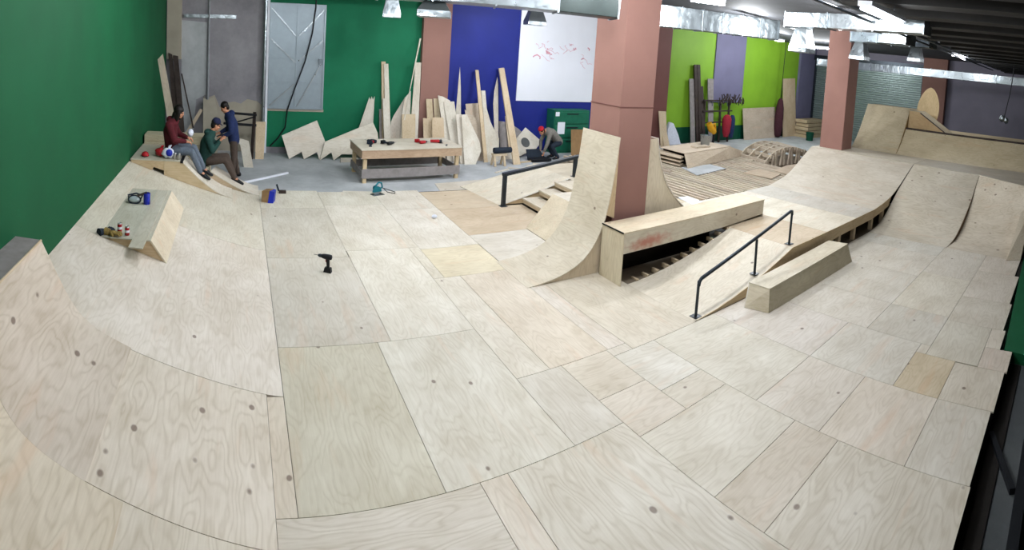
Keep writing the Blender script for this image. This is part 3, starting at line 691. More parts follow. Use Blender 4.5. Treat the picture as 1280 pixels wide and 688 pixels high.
# mirrored one on the right of the pillar, standing on the raised deck
ZD = .45
w2 = thing('wallride_ramp', 'narrow curved plywood wallride behind the right of the pillar', 'ramp', (7.0, 7.1, ZD))
prof2 = [(8.55, ZD + .004), (8.2, ZD + .08), (7.8, .72), (7.45, .99), (7.2, 1.27), (7.02, 1.64), (6.93, 1.98)]
pr2 = smooth(prof2)
build('curved_sheet', MB().loft([(x, 6.78, z) for x, z in pr2], [(x, 7.6, z) for x, z in pr2], .02), 'ply_y', w2)
build('side_panel', MB().prism([(x - .02, 6.79, max(ZD + .001, z - .012)) for x, z in pr2] + [(6.68, 6.79, 1.95), (6.68, 6.79, ZD + .001)], (0, .018, 0)), 'ply_z', w2, (1, .96, .86))

# fun box: bank up from the floor, raised deck, stairs, joists, side panel
fb = thing('fun_box', 'wide raised plywood box with bank, stairs and open joists round the pillar', 'ramp', (9, 7, 0))
def zk(x): return ZD * max(0., min(1., (x - 5.74) / 2.6)) ** 1.55
for x0, x1, y0, y1, t in ((5.74, 8.34, 4.62, 6.04, (1.04, 1.02, .97)),):
    build('bank_sheet', MB().loft(arc(x0, x1, zk, y0, 12), arc(x0, x1, zk, y1, 12), .018), 'ply_x', fb, t)
for x0, x1, y0, y1, t in ((8.345, 9.7, 4.62, 6.9, (.84, .74, .62)), (9.705, 11.2, 4.62, 6.9, (1.04, 1.03, .98)), (11.205, 12.3, 4.62, 7.7, (.86, .87, .89)), (9.1, 11.2, 6.905, 7.66, W),
                          (7.65, 9.0, 7.75, 11.9, (1, .95, .86)), (6.5, 7.6, 8.05, 9.42, W), (7.95, 9.0, 6.62, 7.74, W)):
    build('deck_sheet', MB().box(x0, x1 - .004, y0, y1 - .004, ZD - .018, ZD), 'ply_x', fb, t)
# rising sheet towards the end platform
A = smooth([(12.3, 4.62, ZD), (12.75, 4.62, .485), (13.3, 4.62, .55), (13.8, 4.62, .665), (14.5, 4.62, .92), (15.26, 4.63, 1.185)])
B_ = [(12.3 + (p[0] - 12.3) * 1.01, 7.72 + .4 * (p[0] - 12.3) / 3, p[2]) for i, p in enumerate(A)]
def fr_(x):
    for a, b in zip(A, A[1:]):
        if a[0] <= x <= b[0]: return a[2] + (b[2] - a[2]) * (x - a[0]) / (b[0] - a[0])
    return ZD
build('rising_sheet', MB().loft(A, B_, .018), 'ply_y', fb, (.95, .93, .9))
# side panel facing the bench
sp = [(x, 4.61, zk(x) - .001) for x in (5.8, 6.2, 6.6, 7.0, 7.4, 7.8, 8.1, 8.34)] + [(p[0], 4.61, p[2] - .002) for p in [(9, 0, ZD)] + A[:8]]
bot = [(p[0], 4.61, p[2] - .18) for p in reversed(A[:7])] + [(12.3, 4.61, ZD - .19), (10.2, 4.61, ZD - .2), (9.6, 4.61, .2), (9.2, 4.61, .002), (5.8, 4.61, .002)]
build('side_panel', MB().prism(sp + bot, (0, .018, 0)), 'pine_x', fb, (1, .98, .88))
for x in (10.35, 11.15, 12.2, 12.95):
    build('post', MB().box(x, x + .09, 4.63, 4.72, 0, fr_(x) - .02), 'pine_z', fb)
build('opening_shade', MB().box(9.2, 15, 6.2, 6.25, 0, .42), 'dark', fb)  # near-black sheet stands in for the shade inside the side openings
# joist ends under the long ledge
for k in range(11):
    x = 5.95 + k * .235
    build('joist_end', MB().box(x, x + .045, 6.05, 6.2, max(0.002, zk(x) - .05), zk(x) + .012), 'pine_y', fb)
# stairs
sx = thing('stair_set', 'short plywood stairs with sloped sides behind the wallride', 'stairs', (6.8, 9.8, 0))
st = [(6.3, .15), (6.72, .30), (7.14, .45)]
for x, z in st:
    x1 = x + .42 if z < .44 else 7.65
    tr = build('stair_tread', MB().box(x - .02, x1, 9.43, 10.28, z - .03, z), 'ply_y', sx, (1.05, 1.02, .97))
    build('stair_riser', MB().box(x, x + .018, 9.43, 10.28, z - .15 + .045, z - .03), 'pine_y', tr)
# inclined face beside the stairs
build('hip_sheet', MB().prism([(5.57, 8.92, .002), (5.57, 7.66, .002), (6.5, 7.66, ZD), (6.5, 9.4, ZD)], (.01, 0, -.018)), 'ply_z', sx, (1.0, .93, .8))
build('hip_side', MB().prism([(5.6, 8.93, .002), (6.5, 9.4, ZD - .02), (7.6, 9.4, ZD - .02), (7.6, 9.4, .002), (6.5, 9.4, .002)], (0, .015, 0)), 'pine_x', sx)
# low bank on the far side of the stairs
def zs(x): return ZD * max(0., min(1., (x - 5.75) / 1.9)) ** 1.1
build('bank_sheet', MB().loft(arc(5.75, 7.65, zs, 10.42, 8), arc(5.5, 7.65, lambda x: ZD * max(0., (x - 5.5) / 2.15) ** 1.1, 12.05, 8), .018), 'ply_x', sx, (1.08, 1.06, 1.0))
sp = [(x, 10.42, max(.001, zs(x) - .018)) for x in (5.9, 6.3, 6.7, 7.1, 7.65)]
build('stringer', MB().prism(sp + [(7.65, 10.42, .001)], (0, -.02, 0)), 'pine_x', sx, (1, .92, .8))
build('stringer_cap', MB().prism([(x, 10.44, zs(x) + .012) for x in (5.85, 6.3, 6.7, 7.1, 7.65)] + [(x, 10.44, zs(x) + .001) for x in (7.65, 7.1, 6.7, 6.3, 5.85)], (0, -.07, 0)), 'ply_x', sx)
# joists of the unfinished deck
jf = thing('joist_frame', 'unfinished timber deck of open joists behind the pillar', 'deck frame', (12.5, 10.3, CF))
jr = random.Random(5)
for bay, (y0, y1, x0, x1) in enumerate(((7.72, 10.2, 9.15, 15.2), (10.25, 12.9, 9.2, 16.6))):
    n = int((x1 - x0) / .2)
    for k in range(n):
        x = x0 + k * .2 + jr.uniform(-.015, .015)
        ys = y0 + max(0, x - 12.8) * .28 if bay == 0 else y0
        build('joist', MB().box(x, x + jr.choice((.06, .075, .09)), ys + jr.uniform(-.05, .05), y1 + jr.uniform(-.08, .1), ZD - .12, ZD - .015), 'raw_y', jf, rt(.14, .03))
for y in (7.7, 8.95, 10.22, 11.6, 12.95):
    build('bearer', MB().box(9.1, 16.5, y, y + .05, CF, ZD - .122), 'raw_x', jf)

# long ledge box along the bank
lb = thing('ledge_box', 'long plywood ledge box from the pillar across the bank with red stain', 'ledge', (7.5, 6.3, 0))
build('top_sheet', MB().hexa([(5.56, 6.03, .76), (9.6, 6.10, .76), (9.5, 6.72, .76), (5.56, 6.56, .76)], [(5.56, 6.03, .78), (9.6, 6.10, .78), (9.5, 6.72, .78), (5.56, 6.56, .78)]), 'ply_x', lb, (1.0, .93, .8))
fpn = build('front_panel', MB().prism([(5.58, 6.03, .47), (8.3, 6.08, .47), (9.58, 6.1, .50), (9.58, 6.1, .76), (5.58, 6.03, .76)], (0, .02, 0)), 'stained', lb, (.98, .97, .9))
build('end_panel', MB().prism([(5.565, 6.03, .001), (5.565, 6.56, .001), (5.565, 6.56, .758), (5.565, 6.03, .758)], (.018, 0, 0)), 'ply_z', lb, (1.0, .95, .82))
build('end_panel', MB().prism([(9.58, 6.1, ZD + .001), (9.48, 6.7, ZD + .001), (9.48, 6.7, .758), (9.58, 6.1, .758)], (-.018, 0, 0)), 'ply_z', lb)
build('back_panel', MB().prism([(5.6, 6.55, .1), (9.48, 6.7, ZD + .001), (9.48, 6.7, .758), (5.6, 6.55, .758)], (0, -.018, 0)), 'pine_x', lb)
build('edge_strip', MB().beam((5.556, 6.03, .775), (5.556, 6.56, .775), .012, .02), 'black', lb)
build('void_shade', MB().box(5.7, 8.3, 6.5, 6.52, .02, .46), 'dark', lb)  # near-black sheet stands in for the shade beneath the ledge

# grind rails
def rail(label, posts, top, r, name='grind_rail'):
    root = thing(name, label, 'rail', posts[0][0])
    build('rail_bar', MB().tube(top, r, 12), 'steel', root)
    for b, t in posts:
        build('post', MB().tube([b, t], r * .82, 10), 'steel', root)
        build('base_plate', MB().box(b[0] - .07, b[0] + .07, b[1] - .06, b[1] + .06, b[2], b[2] + .008), 'steel', root)
    return root
rail('long thin steel grind rail on three posts down the right bank',
     [((5.85, 4.70, .002), (5.88, 4.72, .46)), ((7.35, 4.74, zk(7.35) + .004), (7.33, 4.74, .75)), ((8.45, 4.76, ZD), (8.46, 4.76, .98))],
     [(5.87, 4.71, .40), (5.885, 4.71, .455), (5.93, 4.715, .485), (7.3, 4.74, .77), (8.4, 4.76, 1.005), (8.455, 4.76, 1.0), (8.465, 4.76, .94)], .026)
r0 = thing('grind_rail', 'square steel grind rail on two posts over the stairs', 'rail', (5.80, 10.32, 0))
build('rail_bar', MB().beam((5.74, 10.3, .665), (8.35, 10.62, .945), .1, .06), 'steel', r0)
for (x, y, z, t) in ((5.80, 10.32, .002, .65), (7.92, 10.57, ZD, .88)):
    build('post', MB().box(x - .04, x + .04, y - .04, y + .04, z, t), 'steel', r0)
    build('base_plate', MB().box(x - .08, x + .08, y - .07, y + .07, z - .001, z + .008), 'steel', r0)

# bench box beside the fun box
bn = thing('manual_box', 'low slanted plywood bench box in front of the right bank', 'ledge', (8.2, 4.25, 0))
z1 = .33
top = [(6.88, 4.14, .285), (9.72, 4.14, z1), (9.62, 4.52, z1), (6.84, 4.50, .285)]
botm = [(6.76, 4.05, .003), (9.80, 4.05, .003), (9.66, 4.54, .003), (6.64, 4.42, .003)]
build('top_sheet', MB().prism(top, (0, 0, -.018)), 'ply_x', bn, (1, .98, .9))
build('front_panel', MB().prism([botm[0], botm[1], tuple(Vector(top[1]) - Vector((0, 0, .018))), tuple(Vector(top[0]) - Vector((0, 0, .018)))], (0, .018, 0)), 'ply_x', bn, (.84, .82, .68))  # front tinted darker, its shadow side put into the colour
build('end_panel', MB().prism([botm[3], botm[0], tuple(Vector(top[0]) - Vector((0, 0, .018))), tuple(Vector(top[3]) - Vector((0, 0, .018)))], (.018, 0, 0)), 'ply_y', bn, (.95, .9, .78))
build('end_panel', MB().prism([botm[1], botm[2], tuple(Vector(top[2]) - Vector((0, 0, .018))), tuple(Vector(top[1]) - Vector((0, 0, .018)))], (-.018, 0, 0)), 'ply_y', bn, (.95, .9, .78))
build('back_panel', MB().prism([botm[2], botm[3], tuple(Vector(top[3]) - Vector((0, 0, .018))), tuple(Vector(top[2]) - Vector((0, 0, .018)))], (0, -.018, 0)), 'ply_x', bn)

# ================================================================== RAMPS, RIGHT
ZP = 1.2
rb = thing('quarter_bank', 'broad curved plywood bank rising to the end platform at right', 'ramp', (13, 3, 0))
LA = smooth([(12.0, 4.60, .002), (12.5, 4.6, .03), (12.85, 4.6, .11), (13.35, 4.6, .34), (13.9, 4.6, .64), (14.6, 4.61, .93), (15.28, 4.62, 1.185)])
RA = smooth([(12.05, 2.68, .002), (12.4, 2.65, .04), (12.75, 2.62, .12), (13.35, 2.6, .33), (14.2, 2.6, .66), (14.7, 2.6, .95), (15.0, 2.58, 1.185)])
build('bank_sheet', MB().loft(LA, RA, .018), 'knot_y', rb, (.96, .94, .89))
dip = [0, .03, .075, .1, .055, .004, .004]
RB = smooth([(p[0] + .02, p[1] - .012, max(.001, p[2] - d)) for p, d in zip([(12.05, 2.68, .002), (12.4, 2.65, .04), (12.75, 2.62, .12), (13.35, 2.6, .33), (14.2, 2.6, .66), (14.7, 2.6, .95), (15.0, 2.58, 1.185)], dip)])
RC = smooth([(11.95, 1.05, .002), (12.25, 1.05, .04), (12.6, 1.05, .12), (13.05, 1.04, .32), (13.4, 1.02, .66), (13.75, .98, .95), (14.0, .96, 1.185)])
build('bank_sheet', MB().loft(RB, RC, .018), 'knot_y', rb, (.96, .92, .86))
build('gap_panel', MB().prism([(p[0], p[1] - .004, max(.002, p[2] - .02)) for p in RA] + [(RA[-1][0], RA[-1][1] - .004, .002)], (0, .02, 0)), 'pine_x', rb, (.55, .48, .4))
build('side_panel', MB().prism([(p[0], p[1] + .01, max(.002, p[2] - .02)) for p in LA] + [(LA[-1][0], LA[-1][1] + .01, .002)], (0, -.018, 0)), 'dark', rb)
# little triangular wedge against the green wall
tw = thing('corner_wedge', 'small plywood wedge at the right edge against the bank', 'ramp', (12.3, 1.1, 0))
build('wedge_sheet', MB().prism([(11.85, 1.25, .012), (12.0, .95, .012), (13.6, .9, .85), (13.4, 1.15, .72)], (0, 0, -.02)), 'ply_x', tw, (.9, .86, .78))
build('wedge_side', MB().prism([(11.9, 1.24, .003), (13.4, 1.15, .70), (13.4, 1.15, .003)], (0, -.018, 0)), 'pine_x', tw, (.8, .7, .6))
# end platform
ep = thing('end_platform', 'raised plywood platform strip between right bank and end quarter pipe', 'platform', (16, 4, 0))
build('platform_sheet', MB().prism([(x + .03, y, ZP) for x, y in [(15.27, 4.62), (15.0, 2.58), (13.95, .9), (13.9, .6), (16.76, .6), (16.76, 4.62)]], (0, 0, -.02)), 'ply_y', ep, (.86, .84, .8))
build('platform_sheet', MB().prism([(x, y, ZP) for x, y in [(15.27, 4.63), (15.3, 7.1), (15.3, 8.1), (16.76, 8.1), (16.76, 4.63)]], (0, 0, -.02)), 'ply_y', ep, (.97, .95, .9))
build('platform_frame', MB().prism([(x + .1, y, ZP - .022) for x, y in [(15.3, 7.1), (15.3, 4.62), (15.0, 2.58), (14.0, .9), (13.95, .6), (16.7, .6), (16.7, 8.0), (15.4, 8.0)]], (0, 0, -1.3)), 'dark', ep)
# end quarter pipe with a higher section
eq = thing('quarter_pipe', 'wide plywood quarter pipe at the far right with higher left section', 'ramp', (17.3, 4, ZP))
def eqx(t, w): return 16.75 + w * t
def eqz(t, hgt): return ZP + .004 + hgt * t ** 1.35
T = [i / 10 for i in range(11)]
build('transition_sheet', MB().loft([(eqx(t, .85), .5, eqz(t, .75)) for t in T], [(eqx(t, .85), 5.72, eqz(t, .75)) for t in T], .02), 'ply_y', eq, (.92, .84, .66))
build('transition_sheet', MB().loft([(eqx(t, 1.15), 5.73, eqz(t, 1.36)) for t in T], [(eqx(t, 1.15), 7.35 , eqz(t, 1.36)) for t in T], .02), 'ply_y', eq, (.9, .84, .68))
build('coping', MB().tube([(17.6, .5, ZP + .75), (17.6, 5.72, ZP + .75)], .035, 10), 'rust', eq)
build('deck_sheet', MB().box(17.6, 19.6, .5, 7.4, ZP + .715, ZP + .735), 'ply_y', eq, (.85, .75, .56))
build('side_panel', MB().prism([(eqx(t, 1.15), 5.725, eqz(t, 1.36)) for t in T] + [(17.9, 5.725, ZP + .76), (17.62, 5.725, ZP + .76)] + [(eqx(t, .85), 5.725, eqz(t, .75)) for t in reversed(T)][1:], (0, .018, 0)), 'pine_z', eq, (.9, .8, .6))
build('side_panel', MB().prism([(eqx(t, 1.15), 7.33, eqz(t, 1.36) - .02) for t in T] + [(18.9, 7.33, 2.52), (18.9, 7.33, CF), (16.78, 7.33, CF)], (0, .018, 0)), 'pine_z', eq, (.8, .7, .55))
build('deck_sheet', MB().box(17.9, 18.9, 5.73, 7.35, 2.53, 2.55), 'ply_y', eq, (.8, .7, .55))
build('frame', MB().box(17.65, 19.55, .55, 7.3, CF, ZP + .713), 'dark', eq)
kb = thing('kicker_block', 'sloping plywood block on top of the end quarter pipe deck', 'ramp', (18.0, 5.4, 1.94))
zz = ZP + .736
build('side_panel', MB().prism([(17.75, 5.71, zz), (17.75, 5.7, 2.5), (17.75, 5.35, 2.5), (17.75, 4.3, zz)], (.02, 0, 0)), 'pine_y', kb, (.85, .74, .56))
build('side_panel', MB().prism([(18.5, 5.71, zz), (18.5, 5.7, 2.5), (18.5, 5.35, 2.5), (18.5, 4.3, zz)], (.02, 0, 0)), 'pine_y', kb)
build('slope_sheet', MB().prism([(17.73, 5.35, 2.52), (17.73, 4.28, zz), (18.54, 4.28, zz), (18.54, 5.35, 2.52)], (0, .02, -.015)), 'ply_y', kb, (.85, .76, .58))
build('top_sheet', MB().box(17.73, 18.54, 5.35, 5.71, 2.502, 2.52), 'ply_y', kb, (.85, .76, .58))
build('edge_strip', MB().beam((17.74, 5.3, 2.48), (17.74, 4.35, zz + .02), .03, .03), 'rust', kb)
# surfboard shaped cut-out leaning on the end pillar
cut = []
for i in range(25):
    t = i / 24; w = .43 * math.sin(PI * min(1, .12 + t * .88)) ** .55 if t < 1 else 0.02
    cut.append((t, w))
P = [(19.3 + .25 * t, 5.52 - w, zz + .001 + 1.38 * t) for t, w in cut] + [(19.3 + .25 * t, 5.52 + w, zz + .001 + 1.38 * t) for t, w in reversed(cut)]
tag(build('plywood_template', MB().prism(P, (.018, 0, 0)), 'ply_z', tint=(1.02, .84, .55)), 'round topped plywood cut-out standing on the far right deck before the end wall', 'board')
# cable with pulley hanging at the end wall
pc = thing('hanging_pulley', 'metal pulley block hanging on a cable before the end wall', 'pulley', (20.5, 2.75, 2.35))
build('cable', MB().tube([(20.5, 2.5, 4.85), (20.5, 2.62, 3.4), (20.5, 2.75, 2.65)], .018, 6), 'black', pc)
build('pulley_wheel', MB().lathe((20.46, 2.83, 2.52), [(.1, 0), (.12, .02), (.09, .04), (.12, .06), (.1, .08)], 16, (1, 0, 0)), 'galv', pc)
build('pulley_wheel', MB().lathe((20.46, 2.68, 2.47), [(.08, 0), (.1, .02), (.07, .04), (.1, .06), (.08, .08)], 16, (1, 0, 0)), 'galv', pc)
build('hook', MB().tube([(20.5, 2.75, 2.65), (20.5, 2.75, 2.45), (20.5, 2.68, 2.36), (20.5, 2.6, 2.4)], .02, 8), 'steel', pc)

# roller shutter on the end wall
sh = thing('roller_shutter', 'grey ribbed roller shutter on the end wall behind the far pillar', 'shutter', (XE - .05, 12.7, CF))
mb = MB(); prs = []
z = CF
while z < 4.2:
    prs += [(XE - .03, z), (XE - .09, z + .03), (XE - .09, z + .075), (XE - .03, z + .105)]; z += .12
v = [(x, 9.1, zz2) for x, zz2 in prs] + [(x, 16.3, zz2) for x, zz2 in prs]
m = len(prs); mb._a(v, [(i, i + 1, m + i + 1, m + i) for i in range(m - 1)])
build('slat_curtain', mb, plain('shutter_steel', '#8d9b98', .4, .55, var=.05), sh)
build('guide_rail', MB().box(XE - .14, XE, 16.2, 16.34, CF, 4.3), 'steel', sh)
build('guide_rail', MB().box(XE - .14, XE, 9.06, 9.14, CF, 4.3), 'steel', sh)
build('shutter_box', MB().box(XE - .3, XE, 9.06, 16.34, 4.2, 4.5), 'steel', sh)

# ================================================================== TIMBER AND SCRAP ALONG THE BACK WALL
LB = {
 'stair_template': ('plywood stringer with saw-tooth lower edge tilted against the green wall', 'ply_x', .018),
 'stair_template2': ('second saw-tooth plywood stringer, right of the tilted one, pointing up to the spikes', 'ply_x', .018),
 'spike_template': ('plywood offcut ending in two thin spikes against the green wall', 'ply_z', .018),
 'narrow_grey': ('short narrow grey board left of the tall battens on the green wall', 'slatgrey', .02),
 'batten_back': ('tallest batten of the pair on the green wall, standing behind', 'pine_z', .04),
 'batten_front': ('tall batten standing in front of the tallest one on the green wall', 'ply_z', .04),
 'batten_short': ('shorter pale batten in front of the two tall ones on green', 'ply_z', .04),
 'curved_template': ('curved plywood template leaning left of the terracotta pilaster', 'ply_z', .018),
 'white_plank': ('whitish pointed plank behind the short wide board', 'ply_z', .02),
 'thin_strip': ('long thin strip leaning high beside the terracotta pilaster', 'ply_z', .02),
 'tall_board': ('tall board with rough right edge left of the terracotta pilaster', 'ply_z', .03),
 'short_wide': ('short wide yellow board in front of the tall rough-edged board', 'pine_z', .025),
 'knotty_left': ('knotty short plank leaning left on the terracotta pilaster', 'pine_z', .025),
 'knotty_right': ('knotty short plank leaning right on the terracotta pilaster', 'pine_z', .025),
 'yellow_small': ('small yellowish board low before the terracotta pilaster, behind the larger one', 'pine_z', .02),
 'yellow_large': ('larger yellowish board low before the terracotta pilaster', 'pine_z', .02),
 'pointed_left': ('pointed pale board leaning between pilaster and blue wall', 'ply_z', .018),
 'pointed_right': ('square topped pale board just right of the pointed one', 'ply_z', .018),
 'needle': ('needle shaped offcut standing tall against the blue wall', 'ply_z', .018),
 'wide_left': ('narrow pale board left of the broad tapered sheet', 'ply_z', .018),
 'wide_trap': ('broad tapered pale sheet leaning right of the table end', 'ply_z', .018),
 'grey_sheet_top': ('upper greyish sheet leaning behind the broad tapered sheet', 'raw_z', .018),
 'grey_sheet_low': ('lower tilted greyish sheet behind the broad tapered sheet', 'raw_x', .018),
 'long_batten': ('long thin batten leaning left on the blue wall', 'pine_z', .04),
 'flare_board': ('flaring curved board beside the long thin batten on blue', 'ply_z', .018),
 'bow_template': ('bow shaped thin template standing against the blue wall', 'ply_z', .018),
 'tall_leaner': ('heavy tall beam leaning across the blue wall left of the white board', 'pine_z', .06),
 'round_template': ('grey round topped board low on the blue wall behind the heavy beam', 'slatgrey', .018),
 'short_batten': ('short thin batten leaning in front of the grey round board', 'pine_z', .03),
 'kite_sheet': ('square plywood sheet standing on its corner with a grey round mark', 'ply_z', .018),
 'brown_sheet': ('brown fibreboard sheet standing beside the green cabinet', 'card', .012),
 'corner_plank': ('wide plank leaning in the corner at the green left wall', 'raw_z', .025),
 'dark_slat': ('dark slat leaning just right of the corner plank', 'rust', .03),
 'dark_slat2': ('second dark slat, nearer the beige strip of the corner', 'rust', .03),
 'thin_rod': ('thin dark rod leaning on the bare concrete wall', 'rust', .02),
 'scrap_panel': ('scrap of pale board with torn top behind the standing person', 'beige', .015),
 'diagonal_brace': ('diagonal timber leaning behind the person with the navy cap', 'raw_z', .03),
 'a_board': ('pale A-shaped board standing behind the standing person in blue', 'ply_z', .03),
 'pink_ply': ('pinkish plywood offcut at the edge of the concrete wall', 'pine_z', .015),
 'beige_a': ('taller beige plank before the dark pilaster right of the pillar', 'pine_z', .03),
 'beige_b': ('shorter beige plank before the dark pilaster right of the pillar', 'pine_z', .03),
 'grey_plank': ('grey plank leaning on the lime wall left of the dark beams', 'slatgrey', .04),
 'dark_beam': ('left one of the two tallest dark beams on the lime wall', 'rust', .06),
 'dark_beam2': ('right one of the two tallest dark beams on the lime wall', 'rust', .06),
 'dark_batten': ('shorter dark batten right of the tallest dark beams', 'rust', .04),
 'upright_plank': ('weathered upright plank below the grey painted panel edge', 'slatgrey', .04),
 'low_sheet': ('low wide chipboard sheet leaning on the lime wall', 'raw_x', .018),
 'tall_sheet': ('tall narrow plywood sheet leaning on the lime wall', 'pine_z', .018),
}
NM = {'stair_template': 'stair_stringer', 'stair_template2': 'stair_stringer', 'kite_sheet': 'plywood_sheet', 'brown_sheet': 'fibreboard_sheet', 'low_sheet': 'chipboard_sheet', 'tall_sheet': 'plywood_sheet'}
for k, (lab, mat, th) in LB.items():
    P = BOARDS[k]
    nm = NM.get(k) or ('timber_post' if th >= .06 else 'timber_batten' if th >= .03 else 'timber_plank' if th >= .02 else 'plywood_offcut')
    grp = 'scrap timber leaning on the lime wall' if P[0][0] > 16 else 'timber in the left corner' if P[0][0] < .9 else 'scrap timber leaning along the back wall'
    o = build(nm, MB().prism(P, (0, th, 0)), mat, tint=rt(.06))
    tag(o, lab, 'board', grp)
    if k == 'kite_sheet':
        c = sum((Vector(p) for p in P), Vector()) / len(P)
        nrm = (Vector(P[1]) - Vector(P[0])).cross(Vector(P[3]) - Vector(P[0])).normalized()
        if nrm.y > 0: nrm = -nrm
        d = MB().lathe(c + nrm * .001 + Vector((-.1, 0, 0)), [(.17, 0), (.17, .004)], 20, nrm)
        mk = build('round_mark', d, 'conc_dark'); mk.parent = o; mk.location = mk.location - o.location
def loose(nm, mb, mat, lab, cat, grp=None, **kw): return tag(build(nm, mb, mat, **kw), lab, cat, grp)
loose('timber_plank', MB().box(3.1, 3.62, 15.35, 15.44, CF, -.04), 'ply_x', 'short pale plank lying at the foot of the second stringer', 'board', 'scrap timber leaning along the back wall')
loose('timber_batten', MB().beam((8.6, 14.75, CF + .02), (10.1, 15.0, CF + .02), .05, .04), 'pine_x', 'long pale batten lying on concrete before the square sheet', 'batten', 'offcuts lying on the concrete')
rb_ = []
for i in range(13):
    a = PI * i / 12 - PI / 2; rb_.append((8.95 + .2 * math.cos(a), 15.3 + .12 * (i / 12), .0 + .14 * math.sin(a)))
loose('timber_plank', MB().prism([(8.1, 15.3, -.14)] + rb_ + [(8.1, 15.42, .13)], (0, .03, 0)), 'ply_x', 'round ended pale board standing low behind the small sawhorse', 'board', 'scrap timber leaning along the back wall')
dr = random.Random(11)
for i, (x, y, l, a, lab) in enumerate(((7.7, 13.9, .7, .5, 'stray strip on the concrete right of the table, nearest one'), (8.3, 14.1, .5, -.6, 'stray strip on the concrete in front of the small sawhorse'), (9.1, 14.15, .75, -.9, 'stray strip under the foot of the heavy leaning beam'),
        (9.5, 14.4, .7, -.7, 'stray strip right of the foot of the heavy leaning beam'), (9.75, 14.2, .55, -1.0, 'stray strip nearest the wooden stair bank'), (8.9, 13.8, .5, .25, 'stray thin strip halfway between beam foot and stair bank'))):
    k, n = math.cos(a) * l / 2, math.sin(a) * l / 2
    loose('timber_strip', MB().beam((x - k, y - n, CF + .012), (x + k, y + n, CF + .012), .07, .022), 'ply_x', lab, 'offcut', 'offcuts lying on the concrete', tint=rt(.08))
# little sawhorse with a dark roll on it
sw = thing('sawhorse', 'small wooden sawhorse on the concrete right of the table', 'sawhorse', (7.95, 14.6, CF))
build('top_rail', MB().box(7.7, 8.2, 14.53, 14.67, .14, .2), 'pine_x', sw)
for x in (7.76, 8.1):
    for s in (-1, 1): build('leg', MB().beam((x, 14.6 + .03 * s, .16), (x, 14.6 + .14 * s, CF), .06, .05), 'pine_z', sw)
tag(build('cable_drum', MB().lathe((7.75, 14.6, .285), [(.085, 0), (.09, .02), (.085, .6), (.07, .62)], 16, (1, 0, .02)), 'slate'), 'dark roll lying on the small sawhorse', 'roll')

# green metal cabinet
cbn = thing('metal_cabinet', 'dark green ridged metal cabinet under the white board', 'cabinet', (11.65, 16.2, CF))
build('body', MB().box(10.85, 12.45, 15.95, 16.45, CF, 1.3), 'cab', cbn)
for z0, z1 in ((-.08, .32), (.38, .78), (.84, 1.24)):
    d = build('drawer', MB().box(10.9, 12.4, 15.92, 15.95, z0, z1), 'cab', cbn, bevel=.01)
    build('handle', MB().box(11.4, 11.9, 15.89, 15.92, z1 - .08, z1 - .05), 'steel', d)
build('paper_label', MB().box(11.0, 11.32, 15.912, 15.92, .5, .9), 'white', cbn); build('paper_label', MB().box(10.88, 11.05, 15.912, 15.92, 1.1, 1.24), 'white', cbn)

# steel pipe rack by the concrete wall
rk = thing('steel_rack', 'dark steel rack with two arms in front of the bare concrete wall', 'rack', (.3, 15.6, CF))
build('post', MB().beam((.46, 15.6, CF), (.52, 15.7, 1.12), .09, .05), 'rust', rk)
for z0, z1 in ((1.08, 1.04), (.78, .76)):
    build('arm', MB().tube([(-.4, 15.75, z0), (.58, 15.68, z1)], .035, 8), 'black', rk)
build('brace', MB().tube([(-.1, 15.74, .8), (.55, 15.66, 1.0)], .02, 8), 'black', rk)

# work table
TZ = .66
def tp(x, y): return Vector((3.18 + x * .992 - y * -.0, 13.05 + x * .095 + y * 1.0, 0)) + Vector((-.02 * y, 0, 0))
def tq(x0, x1, y0, y1, z0, z1): return MB().hexa([tuple(tp(x, y) + Vector((0, 0, z0))) for x, y in ((x0, y0), (x1, y0), (x1, y1), (x0, y1))], [tuple(tp(x, y) + Vector((0, 0, z1))) for x, y in ((x0, y0), (x1, y0), (x1, y1), (x0, y1))])
TW, TD = 2.92, 1.35
wt = thing('work_table', 'long wooden work table with brown apron on the concrete floor', 'table', tuple(tp(TW / 2, TD / 2) + Vector((0, 0, CF))))
build('table_top', tq(-.02, TW + .02, -.02, TD, TZ - .02, TZ), 'ply_x', wt, (1.02, 1.02, 1.0))
for a in ((0, TW, 0, .04), (0, TW, TD - .06, TD - .02)): build('apron', tq(*a, TZ - .22, TZ - .02), 'raw_x', wt, (.92, .78, .68))
for a in ((0, .04, .04, TD - .06), (TW - .04, TW, .04, TD - .06)): build('apron', tq(*a, TZ - .22, TZ - .02), 'raw_y', wt, (.92, .78, .68))
for x in (.06, TW - .16):
    for y in (.05, TD - .16): build('leg', tq(x, x + .1, y, y + .1, CF, TZ - .02), 'pine_z', wt, (1.1, 1.08, 1.0))
build('stretcher', tq(.02, TW - .03, .02, .05, CF + .12, CF + .34), 'slatgrey', wt); build('stretcher', tq(.02, TW - .03, TD - .08, TD - .05, CF + .12, CF + .30), 'slatgrey', wt)
for x in (.02, TW - .06): build('stretcher', tq(x, x + .03, .06, TD - .1, CF + .14, CF + .3), 'slatgrey', wt)

